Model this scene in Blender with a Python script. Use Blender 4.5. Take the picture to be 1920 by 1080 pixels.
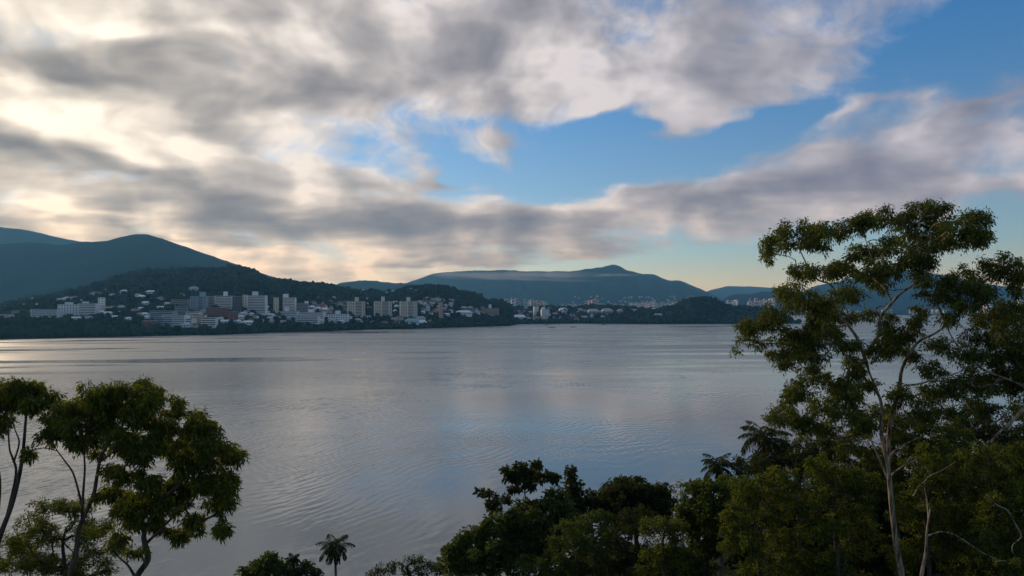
import bpy, math, random
import numpy as np
from mathutils import Vector, noise as mnoise

for _o in list(bpy.data.objects):
    bpy.data.objects.remove(_o, do_unlink=True)
SC = bpy.context.scene
COL = SC.collection
rng = np.random.default_rng(7)

# ------------------------------------------------------------------ camera
CAM_H = 40.0            # metres above the water
F = 1280.0              # focal length in pixels of the 1920 px wide photograph
HOR = 580.0             # pixel row of the horizon
cd = bpy.data.cameras.new("camera")
cd.sensor_width = 36.0
cd.lens = 36.0 * F / 1920.0
cd.shift_y = (HOR - 540.0) / 1920.0
cd.clip_start = 0.5
cd.clip_end = 60000.0
cam = bpy.data.objects.new("camera", cd)
cam.location = (0, 0, CAM_H)
cam.rotation_euler = (math.radians(90), 0, 0)
COL.objects.link(cam)
SC.camera = cam

# ------------------------------------------------------------------ render / exposure
SC.view_settings.view_transform = 'Standard'
SC.view_settings.look = 'None'
SC.view_settings.exposure = 0.2
SC.view_settings.gamma = 1.0
SC.view_settings.use_curve_mapping = False
SC.cycles.use_denoising = True
SC.cycles.max_bounces = 6
SC.cycles.diffuse_bounces = 3
SC.cycles.glossy_bounces = 3
SC.cycles.transmission_bounces = 4
SC.cycles.volume_bounces = 0
SC.cycles.caustics_reflective = False
SC.cycles.caustics_refractive = False

# ------------------------------------------------------------------ sun (behind broken cloud, front left)
SUN_AZ = math.radians(-45.0)      # measured from the viewing direction, to the left
SUN_EL = math.radians(17.0)
sd = bpy.data.lights.new("sun", 'SUN')
sd.energy = 2.0
sd.angle = math.radians(10.0)
sd.color = (1.0, 0.80, 0.56)
sun = bpy.data.objects.new("sun", sd)
_sv = Vector((math.sin(SUN_AZ) * math.cos(SUN_EL), math.cos(SUN_AZ) * math.cos(SUN_EL), math.sin(SUN_EL)))
sun.rotation_euler = (-_sv).to_track_quat('-Z', 'Y').to_euler()
sun.location = (-200, 100, 300)
COL.objects.link(sun)

# ------------------------------------------------------------------ sky: Nishita air with a broken cloud layer
world = bpy.data.worlds.new("World")
SC.world = world
world.use_nodes = True
NT = world.node_tree
NT.nodes.clear()


class NB:
    """small node builder"""
    def __init__(s, nt):
        s.nt = nt

    def n(s, t, **k):
        nd = s.nt.nodes.new(t)
        for a, b in k.items():
            setattr(nd, a, b)
        return nd

    def put(s, sock, v):
        if v is None:
            return
        if isinstance(v, bpy.types.NodeSocket):
            s.nt.links.new(v, sock)
        else:
            sock.default_value = v

    def m(s, op, a=None, b=None, c=None, clamp=False):
        nd = s.n('ShaderNodeMath', operation=op, use_clamp=clamp)
        for i, v in enumerate((a, b, c)):
            s.put(nd.inputs[i], v)
        return nd.outputs[0]

    def vm(s, op, a=None, b=None, c=None, out=0):
        nd = s.n('ShaderNodeVectorMath', operation=op)
        for i, v in enumerate((a, b, c)):
            if v is not None:
                s.put(nd.inputs[i], v)
        return nd.outputs[1] if op in ('DOT_PRODUCT', 'LENGTH') else nd.outputs[0]

    def scale(s, a, f):
        nd = s.n('ShaderNodeVectorMath', operation='SCALE')
        s.put(nd.inputs[0], a)
        s.put(nd.inputs[3], f)
        return nd.outputs[0]

    def comb(s, x, y, z):
        nd = s.n('ShaderNodeCombineXYZ')
        for i, v in enumerate((x, y, z)):
            s.put(nd.inputs[i], v)
        return nd.outputs[0]

    def sep(s, v):
        nd = s.n('ShaderNodeSeparateXYZ')
        s.put(nd.inputs[0], v)
        return nd.outputs

    def noise(s, v, scale, detail=4, rough=0.5, lac=2.0, dist=0.0, w=None, color=False, dims='3D'):
        nd = s.n('ShaderNodeTexNoise', noise_dimensions=dims)
        s.put(nd.inputs['Vector'], v)
        for k, q in (('Scale', scale), ('Detail', detail), ('Roughness', rough), ('Lacunarity', lac), ('Distortion', dist)):
            s.put(nd.inputs[k], q)
        return nd.outputs['Color' if color else 'Fac']

    def mapping(s, v, loc=(0, 0, 0), rot=(0, 0, 0), sc=(1, 1, 1), kind='POINT'):
        nd = s.n('ShaderNodeMapping', vector_type=kind)
        s.put(nd.inputs[0], v)
        for k, q in (('Location', loc), ('Rotation', rot), ('Scale', sc)):
            if k in nd.inputs:
                nd.inputs[k].default_value = q
        return nd.outputs[0]

    def ss(s, v, lo, hi, a=0.0, b=1.0):
        nd = s.n('ShaderNodeMapRange', interpolation_type='SMOOTHSTEP')
        s.put(nd.inputs[0], v)
        for i, q in enumerate((lo, hi, a, b)):
            s.put(nd.inputs[i + 1], q)
        return nd.outputs[0]

    def lin(s, v, lo, hi, a=0.0, b=1.0):
        nd = s.n('ShaderNodeMapRange', clamp=True)
        s.put(nd.inputs[0], v)
        for i, q in enumerate((lo, hi, a, b)):
            s.put(nd.inputs[i + 1], q)
        return nd.outputs[0]

    def mix(s, f, a, b, blend='MIX'):
        nd = s.n('ShaderNodeMix', data_type='RGBA', blend_type=blend)
        s.put(nd.inputs[0], f)
        s.put(nd.inputs[6], a)
        s.put(nd.inputs[7], b)
        return nd.outputs[2]


def rgb(r, g, b):
    """sRGB 0..255 -> linear RGBA"""
    f = lambda c: (c / 255) / 12.92 if c <= 10 else (((c / 255) + 0.055) / 1.055) ** 2.4
    return (f(r), f(g), f(b), 1.0)


def build_sky():
    B = NB(NT)
    BG = 0.1                                       # background strength
    tc = B.n('ShaderNodeTexCoord')
    d = B.vm('NORMALIZE', tc.outputs['Generated'])
    x, y, z = B.sep(d)
    zc = B.m('MAXIMUM', z, 0.0)
    hyp = B.m('SQRT', B.m('ADD', B.m('MULTIPLY', x, x), B.m('MULTIPLY', y, y)))
    az = B.m('ARCTAN2', x, y)
    el = B.m('ARCTAN2', zc, hyp)
    # the cloud sheet seen in perspective
    inv = B.m('DIVIDE', 1.0, B.m('ADD', zc, 0.17))
    p = B.comb(B.m('MULTIPLY', x, inv), B.m('MULTIPLY', y, inv), 0.0)
    pr = B.mapping(p, rot=(0, 0, math.radians(20)), sc=(1.25, 1.45, 1.0))
    ang = B.comb(az, el, 1.0)
    # slow warp so that cloud outlines wander
    w1 = B.noise(pr, 1.1, 3, 0.5, color=True, dims='2D')
    w1 = B.vm('SUBTRACT', w1, (0.5, 0.5, 0.5))
    w1 = B.vm('MULTIPLY', w1, (0.30, 0.17, 0.0))
    # ease the warp away close to the horizon, where the sheet is seen edge on
    w1 = B.scale(w1, B.ss(el, 0.0, 0.30, 0.25, 1.0))
    W = B.vm('ADD', ang, w1)

    def blob_sum(lst, base):
        acc = base
        for (px, py, rx, ry, rot, wt) in lst:
            a = math.atan((px - 960) / F)
            e = math.atan((HOR - py) / F * math.cos(a))
            ra, rb, th_ = rx / F * math.cos(a), ry / F * math.cos(a), math.radians(rot)
            c_, s_ = math.cos(th_), math.sin(th_)
            u = B.vm('DOT_PRODUCT', W, (c_ / ra, s_ / ra, -(a * c_ + e * s_) / ra))
            v = B.vm('DOT_PRODUCT', W, (-s_ / rb, c_ / rb, (a * s_ - e * c_) / rb))
            g = B.m('POWER', 0.3679, B.m('MULTIPLY_ADD', u, u, B.m('MULTIPLY', v, v)))
            acc = B.m('MULTIPLY_ADD', g, wt, acc)
        return acc

    # ---- coverage: how much cloud stands where (rest of the sky: scattered cloud)
    cover = [
        (120, 60, 560, 230, 0, .50), (620, 60, 420, 190, -8, .46), (950, 70, 280, 150, -20, .36),
        (220, 270, 480, 90, -8, .36), (60, 390, 380, 95, -10, .42),
        (560, 390, 330, 54, -14, .42), (820, 425, 280, 42, -3, .48), (1140, 390, 340, 46, 9, .46),
        (1520, 345, 360, 44, 9, .42), (1880, 322, 330, 58, 9, .32),
        (1190, 205, 105, 28, 30, .62), (1335, 205, 66, 20, 32, .56), (1520, 212, 90, 26, 20, .56), (1650, 185, 26, 24, 0, .40),
        (1770, 195, 110, 22, 25, .48), (1780, 375, 320, 34, 7, .30), (1290, 90, 260, 100, 10, .24), (1500, 60, 300, 80, 8, .20), (1750, 240, 240, 40, 12, .10),
        (1050, 205, 60, 60, 60, .26),
        (250, 470, 420, 34, -6, .46), (780, 488, 100, 5, 0, .40), (620, 505, 330, 20, -3, .20),
        (790, 323, 50, 9, 0, .32), (650, 340, 120, 18, -6, .28), (690, 265, 100, 26, -22, .20),
        (1890, 415, 60, 9, 10, .25),
        # clear lanes
        (1010, 290, 300, 46, 5, -.50), (1300, 262, 260, 40, 10, -.34), (1830, 60, 260, 130, 0, -.28), (1580, 150, 210, 60, 20, -.22),
        (1650, 455, 420, 36, 4, -.42), (1250, 510, 420, 28, 0, -.40),
        (268, 40, 40, 16, -20, -.20), (275, 232, 100, 10, -14, -.22), (560, 262, 44, 12, -14, -.24), (1100, 150, 70, 26, 40, -.14),
    ]
    cover += [(1520, 130, 380, 120, 8, .22), (620, 410, 520, 44, -8, .12), (1350, 380, 460, 36, 7, .12)]
    cov = blob_sum(cover, 0.36)
    cov = B.m('ADD', cov, B.ss(el, 0.42, 0.80, 0.0, 0.22))      # extra cloud overhead, out of view, added to brighten the ambient light
    f1 = B.noise(pr, 1.7, 5, 0.50, dims='2D')
    f2 = B.noise(B.mapping(p, loc=(3.1, 1.7, 0.4), rot=(0, 0, math.radians(-30)), sc=(0.8, 1.6, 1)), 4.6, 6, 0.58, dims='2D')
    n1 = B.m('SUBTRACT', f1, 0.5)
    n2 = B.m('SUBTRACT', f2, 0.5)
    # billows; the second look a little towards the sun gives them a lit and a shaded side
    bil = B.vm('MULTIPLY', B.vm('ADD', ang, B.scale(w1, 0.45)), (1.0, 1.22, 0.0))
    f3 = B.noise(bil, 8.5, 8, 0.60, dims='2D')
    f4 = B.noise(B.vm('ADD', bil, (-0.030, -0.020, 0.0)), 8.5, 3, 0.5, dims='2D')
    n3 = B.m('MULTIPLY', B.m('SUBTRACT', f3, 0.5), B.ss(el, 0.03, 0.16, 0.35, 1.0))
    rim = B.m('SUBTRACT', f4, f3)
    nz = B.m('ADD', B.m('MULTIPLY', n1, 0.60), B.m('ADD', B.m('MULTIPLY', n2, 0.34), B.m('MULTIPLY', n3, 1.25)))
    dens = B.m('ADD', cov, nz)
    alpha = B.ss(dens, 0.22, 0.84)
    # ---- how thick the cloud is: thick cloud is grey below, thin cloud lets the light through
    thick = [
        (100, 95, 210, 66, 0, .46), (440, 110, 110, 60, -30, .24), (500, 165, 70, 34, -20, .22),
        (720, 120, 60, 60, 60, .20), (850, 95, 120, 52, 15, .36), (680, 200, 120, 30, -10, .18), (300, 180, 150, 18, -8, .24),
        (90, 295, 220, 40, -10, .36), (290, 340, 220, 34, -14, .30), (30, 350, 90, 30, 0, .24), (460, 385, 200, 34, -12, .28),
        (720, 418, 220, 32, -3, .40), (950, 434, 140, 22, 0, .26), (1180, 405, 260, 20, 7, .24), (1500, 355, 260, 22, 9, .18),
        (780, 488, 100, 7, 0, .40), (1030, 60, 90, 60, -20, .14), (330, 440, 220, 7, -6, .26), (20, 405, 50, 10, 0, .2),
        (90, 212, 190, 34, -10, -.50), (390, 255, 260, 26, -12, -.36), (300, 50, 90, 22, 8, -.40), (150, 392, 110, 12, -4, -.32),
        (640, 290, 110, 24, -14, -.26), (900, 355, 160, 18, 4, -.26), (1130, 330, 160, 14, 6, -.28), (570, 90, 70, 60, 30, -.18),
        (1020, 190, 110, 60, 40, -.22), (1190, 205, 90, 26, 28, -.3), (500, 480, 400, 22, -2, -.25),
    ]
    thick += [(560, 400, 560, 42, -8, .24), (1250, 400, 420, 26, 7, .04), (220, 130, 420, 90, -6, .12)]
    th = blob_sum(thick, 0.53)
    th = B.m('ADD', th, B.m('ADD', B.m('MULTIPLY', n1, 0.50), B.m('MULTIPLY', n2, 0.34)))
    th = B.m('ADD', th, B.m('ADD', B.m('MULTIPLY', n3, 1.15), B.m('MULTIPLY', rim, 1.6)))
    dark = B.m('SUBTRACT', 1.0, B.m('POWER', 0.3679, B.m('MULTIPLY', B.m('MAXIMUM', B.m('SUBTRACT', th, 0.24), 0.0), 1.75)))
    # ---- light: forward scattering towards the sun
    cs = B.vm('DOT_PRODUCT', d, tuple(_sv))
    glow = B.m('POWER', B.m('MAXIMUM', cs, 0.0), 16.0)
    wide = B.m('POWER', B.m('MAXIMUM', B.m('MULTIPLY_ADD', cs, 0.5, 0.5), 0.0), 3.0)
    lit = B.mix(wide, rgb(168, 170, 190), rgb(232, 224, 218))
    lit = B.mix(glow, lit, (1.22, 1.10, 0.92, 1))
    # low cloud is lit through more air and is warmer
    low = B.ss(el, 0.02, 0.20, 1.0, 0.0)
    lit = B.mix(B.m('MULTIPLY', low, 0.8), lit, B.mix(wide, rgb(180, 176, 182), (1.12, 0.90, 0.64, 1)))
    shade = B.mix(wide, rgb(80, 92, 124), rgb(76, 78, 86))
    cloud = B.mix(dark, lit, shade)
    cloud = B.scale(cloud, 1.0 / BG)
    # ---- air
    sky = B.n('ShaderNodeTexSky', sky_type='NISHITA', sun_disc=False)
    sky.sun_elevation = SUN_EL
    sky.sun_rotation = SUN_AZ
    sky.altitude = 40.0
    sky.air_density = 1.0
    sky.dust_density = 0.25
    sky.ozone_density = 3.0
    tint = B.mix(B.ss(el, 0.0, 0.10), (1.05, 0.92, 0.90, 1), (0.76, 0.86, 0.98, 1))
    tint = B.mix(B.ss(el, 0.13, 0.44), tint, (0.34, 0.84, 1.20, 1))
    air = B.mix(1.0, sky.outputs[0], tint, 'MULTIPLY')
    out = B.mix(alpha, air, cloud)
    bg = B.n('ShaderNodeBackground')
    B.put(bg.inputs[0], out)
    bg.inputs[1].default_value = BG
    wo = B.n('ShaderNodeOutputWorld')
    NT.links.new(bg.outputs[0], wo.inputs[0])


build_sky()
world.cycles.sampling_method = 'MANUAL'
world.cycles.sample_map_resolution = 1024

# ------------------------------------------------------------------ helpers
def P(px, py, depth):
    """the point that stands `depth` metres away in the direction of a place in the photograph"""
    return np.array([(px - 960.0) / F * depth, depth, CAM_H - (py - HOR) / F * depth])


def setp(o, **k):
    for a, b in k.items():
        if b is not None:
            o[a] = b
    return o


def link(name, me, parent=None, mat=None):
    o = bpy.data.objects.new(name, me)
    COL.objects.link(o)
    if parent is not None:
        o.parent = parent
    if mat is not None and me is not None and not me.materials:
        me.materials.append(mat)
    return o


def empty(name, loc, rz=0.0, label=None, cat=None, group=None):
    o = bpy.data.objects.new(name, None)
    o.empty_display_size = 1.0
    o.location = loc
    o.rotation_euler = (0, 0, rz)
    COL.objects.link(o)
    setp(o, label=label, category=cat, group=group)
    return o


def mesh_np(name, V, Q, smooth=False, mat=None):
    """mesh from numpy arrays; Q is (n,k) faces of k corners"""
    V = np.asarray(V, dtype=np.float32)
    Q = np.asarray(Q, dtype=np.int32)
    me = bpy.data.meshes.new(name)
    k = Q.shape[1]
    me.vertices.add(len(V))
    me.vertices.foreach_set('co', V.ravel())
    me.loops.add(Q.size)
    me.loops.foreach_set('vertex_index', Q.ravel())
    me.polygons.add(len(Q))
    me.polygons.foreach_set('loop_start', np.arange(0, Q.size, k, dtype=np.int32))
    me.polygons.foreach_set('loop_total', np.full(len(Q), k, dtype=np.int32))
    if smooth:
        me.polygons.foreach_set('use_smooth', np.ones(len(Q), dtype=bool))
    me.update(calc_edges=True)
    if mat:
        me.materials.append(mat)
    return me


def mesh_py(name, V, Fc, smooth=False, mat=None):
    me = bpy.data.meshes.new(name)
    me.from_pydata([tuple(v) for v in V], [], Fc)
    if smooth:
        for p_ in me.polygons:
            p_.use_smooth = True
    if mat:
        me.materials.append(mat)
    return me


def vnoise(X, Y, scale, seed, octaves=4, rough=0.5):
    """cheap tileless value noise on numpy arrays, about -1..1"""
    out = np.zeros_like(X, dtype=float)
    amp, tot = 1.0, 0.0
    for o in range(octaves):
        x = X / scale + seed * 17.3 + o * 31.7
        y = Y / scale - seed * 9.1 + o * 12.9
        xi, yi = np.floor(x), np.floor(y)
        fx, fy = x - xi, y - yi
        fx = fx * fx * (3 - 2 * fx)
        fy = fy * fy * (3 - 2 * fy)
        def h(a, b):
            s_ = np.sin(a * 127.1 + b * 311.7 + seed * 74.7) * 43758.5453
            return s_ - np.floor(s_)
        v = (h(xi, yi) * (1 - fx) + h(xi + 1, yi) * fx) * (1 - fy) + (h(xi, yi + 1) * (1 - fx) + h(xi + 1, yi + 1) * fx) * fy
        out += amp * (v * 2 - 1)
        tot += amp
        amp *= rough
        scale *= 0.5
    return out / tot


MATS = {}


def new_mat(name):
    m = bpy.data.materials.new(name)
    m.use_nodes = True
    nt = m.node_tree
    nt.nodes.clear()
    B = NB(nt)
    out = B.n('ShaderNodeOutputMaterial')
    MATS[name] = m
    return m, B, out


def pbsdf(B, col, rough=0.6, spec=0.4, normal=None, metal=0.0):
    b = B.n('ShaderNodeBsdfPrincipled')
    B.put(b.inputs['Base Color'], col)
    B.put(b.inputs['Roughness'], rough)
    b.inputs['Specular IOR Level'].default_value = spec
    b.inputs['Metallic'].default_value = metal
    if normal is not None:
        B.put(b.inputs['Normal'], normal)
    return b


def paint_mat(name, col, rough=0.7, var=0.12, scale=0.6, spec=0.35):
    m, B, out = new_mat(name)
    g = B.n('ShaderNodeNewGeometry')
    f = B.noise(g.outputs['Position'], scale, 5, 0.6)
    dk = tuple(c * (1 - 2.2 * var) for c in col[:3]) + (1,)
    lt = tuple(min(1, c * (1 + var)) for c in col[:3]) + (1,)
    c = B.mix(B.ss(f, 0.25, 0.75), dk, lt)
    b = pbsdf(B, c, rough, spec)
    B.nt.links.new(b.outputs[0], out.inputs[0])
    return m


def forest_mat(name, c1, c2, scale, bump=0.0, bscale=0.1):
    m, B, out = new_mat(name)
    g = B.n('ShaderNodeNewGeometry')
    f = B.noise(g.outputs['Position'], scale, 6, 0.65)
    f2 = B.m('ADD', B.m('MULTIPLY', f, 0.75), B.m('MULTIPLY', g.outputs['Random Per Island'], 0.25))
    c = B.mix(B.ss(f2, 0.34, 0.66), c1, c2)
    nrm = None
    if bump:
        v = B.n('ShaderNodeTexVoronoi')
        B.put(v.inputs['Vector'], g.outputs['Position'])
        v.inputs['Scale'].default_value = bscale
        bp = B.n('ShaderNodeBump')
        bp.inputs['Strength'].default_value = 1.0
        bp.inputs['Distance'].default_value = bump
        h = B.m('ADD', B.m('MULTIPLY', v.outputs['Distance'], -1.0), B.noise(g.outputs['Position'], bscale * 0.35, 4, 0.6))
        B.put(bp.inputs['Height'], h)
        nrm = bp.outputs[0]
    b = pbsdf(B, c, 1.0, 0.0, nrm)
    B.nt.links.new(b.outputs[0], out.inputs[0])
    return m


def leaf_mat(name, c_dark, c_light, trans=0.46, gloss=0.6):
    m, B, out = new_mat(name)
    g = B.n('ShaderNodeNewGeometry')
    f = B.noise(g.outputs['Position'], 0.9, 3, 0.6)
    v = B.m('ADD', B.m('MULTIPLY', f, 0.55), B.m('MULTIPLY', g.outputs['Random Per Island'], 0.45))
    c = B.mix(B.ss(v, 0.25, 0.75), c_dark, c_light)
    b = pbsdf(B, c, gloss, 0.14)
    t = B.n('ShaderNodeBsdfTranslucent')
    B.put(t.inputs[0], B.mix(1.0, c, (1.35, 1.25, 0.45, 1), 'MULTIPLY'))
    mx = B.n('ShaderNodeMixShader')
    mx.inputs[0].default_value = trans
    B.nt.links.new(b.outputs[0], mx.inputs[1])
    B.nt.links.new(t.outputs[0], mx.inputs[2])
    B.nt.links.new(mx.outputs[0], out.inputs[0])
    return m


def bark_mat(name, c_dark, c_light):
    m, B, out = new_mat(name)
    g = B.n('ShaderNodeNewGeometry')
    s_ = B.mapping(g.outputs['Position'], sc=(6, 6, 0.9))
    f = B.noise(s_, 1.0, 5, 0.6)
    c = B.mix(B.ss(f, 0.36, 0.60), c_dark, c_light)
    bp = B.n('ShaderNodeBump')
    bp.inputs['Distance'].default_value = 0.02
    B.put(bp.inputs['Height'], f)
    b = pbsdf(B, c, 0.85, 0.2, bp.outputs[0])
    B.nt.links.new(b.outputs[0], out.inputs[0])
    return m


# ------------------------------------------------------------------ water
def water_material():
    m, B, out = new_mat('water')
    g = B.n('ShaderNodeNewGeometry')
    pos = g.outputs['Position']
    x, y, z = B.sep(pos)
    xy = B.comb(x, y, 0.0)
    dist = B.vm('LENGTH', xy)
    # wind patches: rippled and calm areas
    patch = B.noise(B.mapping(xy, rot=(0, 0, 0.25), sc=(190.0, 90.0, 1), kind='TEXTURE'), 1.0, 4, 0.55, dist=0.6, dims='2D')
    rip = B.ss(patch, 0.36, 0.60, 0.30, 1.0)
    # trains of wavelets in several directions, each in its own wandering patches, and a short chop
    wn = B.noise(xy, 0.016, 3, 0.55, color=True, dims='2D')
    wr, wg, wb = B.sep(wn)
    h = None
    for (ang_, lam, amp, ph_, esc, eo) in ((-32, 2.9, 0.026, wr, 0.012, 0.0), (-24, 2.0, 0.014, wg, 0.02, 7.0), (24, 2.3, 0.015, wb, 0.016, 19.0), (-58, 4.6, 0.024, wg, 0.008, 31.0)):
        kx, ky = 2 * math.pi / lam * math.cos(math.radians(ang_)), 2 * math.pi / lam * math.sin(math.radians(ang_))
        ph = B.m('ADD', B.vm('DOT_PRODUCT', xy, (kx, ky, 0.0)), B.m('MULTIPLY', ph_, 60.0))
        env = B.ss(B.noise(B.vm('ADD', xy, (eo * 40, eo * 17, 0.0)), esc, 4, 0.6, dims='2D'), 0.38, 0.62, 0.08, 1.0)
        t_ = B.m('MULTIPLY', B.m('MULTIPLY', B.m('SINE', ph), env), amp)
        h = t_ if h is None else B.m('ADD', h, t_)
    a3 = B.noise(B.mapping(xy, loc=(1, 9, 0), rot=(0, 0, math.radians(40)), sc=(1.9, 0.8, 1), kind='TEXTURE'), 1.0, 3, 0.55, dims='2D')
    a4 = B.noise(B.mapping(xy, loc=(5, 2, 0), rot=(0, 0, math.radians(60)), sc=(14.0, 2.6, 1), kind='TEXTURE'), 1.0, 2, 0.5, dims='2D')
    h = B.m('ADD', h, B.m('ADD', B.m('MULTIPLY', a3, 0.036), B.m('MULTIPLY', a4, 0.09)))
    h = B.m('MULTIPLY', h, rip)
    bp = B.n('ShaderNodeBump')
    bp.inputs['Strength'].default_value = 1.0
    bp.inputs['Distance'].default_value = 1.0
    B.put(bp.inputs['Height'], h)
    # calm slicks near the far shore mirror the hills, breeze elsewhere roughens the surface
    slick = B.noise(B.mapping(xy, loc=(30, 20, 0), rot=(0, 0, 0.12), sc=(360.0, 46.0, 1), kind='TEXTURE'), 1.0, 3, 0.5, dist=0.4, dims='2D')
    far = B.ss(dist, 250.0, 900.0)
    rf = B.m('MULTIPLY_ADD', B.ss(slick, 0.38, 0.56), 0.34, 0.14)
    rough = B.m('ADD', B.m('MULTIPLY', far, rf), B.m('MULTIPLY', B.m('SUBTRACT', 1.0, far), 0.06))
    b = pbsdf(B, (0.160, 0.195, 0.195, 1), rough, 0.5, bp.outputs[0])
    b.inputs['IOR'].default_value = 1.333
    B.nt.links.new(b.outputs[0], out.inputs[0])
    return m


BX, BY0, BY1 = 13000.0, -2500.0, 13200.0
wv, wf = [], []
gx = np.array([-12900, -6000, -2500, -800, 0, 800, 2500, 6000, 12900.0])
gy = np.array([-2400, -500, 0, 200, 500, 1200, 3000, 6500, 13100.0])
for j, yy in enumerate(gy):
    for i, xx in enumerate(gx):
        wv.append((xx, yy, 0.0))
for j in range(len(gy) - 1):
    for i in range(len(gx) - 1):
        a_ = j * len(gx) + i
        wf.append((a_, a_ + 1, a_ + 1 + len(gx), a_ + len(gx)))
water = link('water', mesh_py('water', wv, wf, mat=water_material()))
setp(water, kind='structure', label='wide calm grey blue bay with wind ripples')

# ------------------------------------------------------------------ near shore land (hills with houses across the bay)
SH_PX = np.array([-400, -150, 0, 150, 330, 400, 500, 600, 680, 780, 880, 955, 972, 1100, 1240, 1433, 1600])
SH_Y = np.array([655, 641, 636, 632.5, 629, 628, 624, 621, 618.3, 616.3, 613, 611, 607.4, 606.8, 607.6, 607, 607])
RG = np.array([(-400, 596), (-150, 580), (0, 568), (60, 557), (146, 541), (200, 523), (233, 513), (267, 505), (330, 503), (367, 500), (396, 503),
               (442, 499), (479, 507), (500, 519), (542, 524), (625, 533), (687, 542), (725, 545), (751, 540), (784, 534), (803, 533), (833, 534),
               (845, 539), (877, 545), (892, 548), (915, 560), (940, 562), (950, 569), (962, 573), (1000, 574), (1030, 571), (1080, 574), (1100, 571),
               (1180, 573), (1210, 576), (1236, 576), (1260, 570), (1287, 561), (1298, 555), (1322, 554), (1348, 561), (1365, 570), (1433, 576),
               (1465, 585), (1490, 600), (1515, 614), (1600, 616)], dtype=float)
RD = np.array([(-400, 1800), (150, 1900), (267, 2000), (442, 2100), (500, 1950), (687, 2000), (784, 1950), (877, 1950), (962, 2300), (1210, 2300),
               (1260, 2150), (1600, 2150)], dtype=float)


def land_h(px, d):
    """ground height of the land across the bay"""
    px = np.asarray(px, float)
    d = np.asarray(d, float)
    S = CAM_H * F / (np.interp(px, SH_PX, SH_Y) - HOR)
    D = np.interp(px, RD[:, 0], RD[:, 1])
    Z = CAM_H - (np.interp(px, RG[:, 0], RG[:, 1]) - HOR) / F * D - 12.0
    t = np.clip((d - S) / (D - S), 0, 1)
    up = 1.0 + (Z - 1.0) * np.sin(np.pi / 2 * t) ** 1.15
    back = Z * np.exp(-((d - D) / 520.0) ** 2) - 3.0 * (1 - np.exp(-((d - D) / 900.0) ** 2))
    z = np.where(d <= D, up, back)
    x = (px - 960) / F * d
    z = z + vnoise(x, d, 130.0, 3, 3) * 5.0 * np.clip(t * 3, 0, 1) * np.clip((Z - 5) / 40, 0, 1)
    return np.where(d < S, -3.0 + 4.0 * np.clip((d - S + 14) / 14, 0, 1), z)


pxs = np.arange(-400, 1601, 5.0)
rows = np.concatenate([np.array([-0.02, -0.006, 0.0]), np.linspace(0.015, 1.0, 44), np.linspace(1.06, 2.2, 14)])
PX, RR = np.meshgrid(pxs, rows)
S_ = CAM_H * F / (np.interp(PX, SH_PX, SH_Y) - HOR)
D_ = np.interp(PX, RD[:, 0], RD[:, 1])
DD = S_ + RR * (D_ - S_)
ZZ = land_h(PX, DD)
V = np.stack([(PX - 960) / F * DD, DD, ZZ], -1).reshape(-1, 3)
nc = len(pxs)
ii, jj = np.meshgrid(np.arange(nc - 1), np.arange(len(rows) - 1))
a_ = (jj * nc + ii).ravel()
Q = np.stack([a_, a_ + 1, a_ + 1 + nc, a_ + nc], 1)
far_ground = forest_mat('far_ground', (0.006, 0.014, 0.009, 1), (0.020, 0.030, 0.016, 1), 0.02)
land = link('far_shore_terrain', mesh_np('far_shore_terrain', V, Q, True, far_ground))
setp(land, kind='structure', label='wooded hills rising behind the far shore')


# ------------------------------------------------------------------ mountains further off
mountain_mat = forest_mat('mountain_forest', (0.002, 0.008, 0.009, 1), (0.007, 0.022, 0.020, 1), 0.004, bump=2.5, bscale=0.09)


def mountain(name, label, pts, D, front, back, seed, rough=0.06, step=3.0, rows_f=46, fold=0.15):
    pts = np.array(pts, float)
    pxs = np.arange(pts[0, 0], pts[-1, 0] + step, step)
    y = np.interp(pxs, pts[:, 0], pts[:, 1])
    # soften the polyline
    k = np.array([0.5, 1.5, 3, 1.5, 0.5]); k /= k.sum()
    y = np.convolve(np.pad(y, 2, mode='edge'), k, mode='valid')
    Zr = np.maximum(CAM_H - (y - HOR) / F * D, 2.0)
    rows = np.concatenate([np.linspace(0, 1, rows_f), np.linspace(1.05, 2, 12)])
    PX, T = np.meshgrid(pxs, rows)
    ZR = np.broadcast_to(Zr, PX.shape)
    d = np.where(T <= 1, D - front * (1 - T), D + back * (T - 1))
    prof = np.where(T <= 1, np.sin(np.pi / 2 * np.clip(T, 0, 1)) ** 1.3, np.cos(np.pi / 2 * np.clip(T - 1, 0, 1)))
    x = (PX - 960) / F * d
    gul = 0.75 * vnoise(x * 1.4, d * 0.6, 620.0, seed, 5, 0.58) - 0.8 * np.abs(vnoise(x * 1.5, d * 0.35, 380.0, seed + 7, 3, 0.5)) + 0.25
    w = np.clip(4 * T * (1 - T), 0, 1) * (T < 1)
    z = ZR * (prof + fold * gul * w) + vnoise(x, d, 60.0, seed + 1, 3, 0.6) * rough * 60
    # trees along the crest
    z += np.where(np.abs(T - 1) < 0.03, np.abs(vnoise(x, d, 30.0, seed + 2, 3, 0.75)) * 13.0, 0)
    z = np.where(T <= 0.001, -2.0, z)
    z = np.maximum(z, -2.0)
    V = np.stack([x, d, z], -1).reshape(-1, 3)
    nc = len(pxs)
    ii, jj = np.meshgrid(np.arange(nc - 1), np.arange(len(rows) - 1))
    a_ = (jj * nc + ii).ravel()
    Q = np.stack([a_, a_ + 1, a_ + 1 + nc, a_ + nc], 1)
    o = link(name, mesh_np(name, V, Q, True, mountain_mat))
    setp(o, kind='structure', label=label)
    return o


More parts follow.
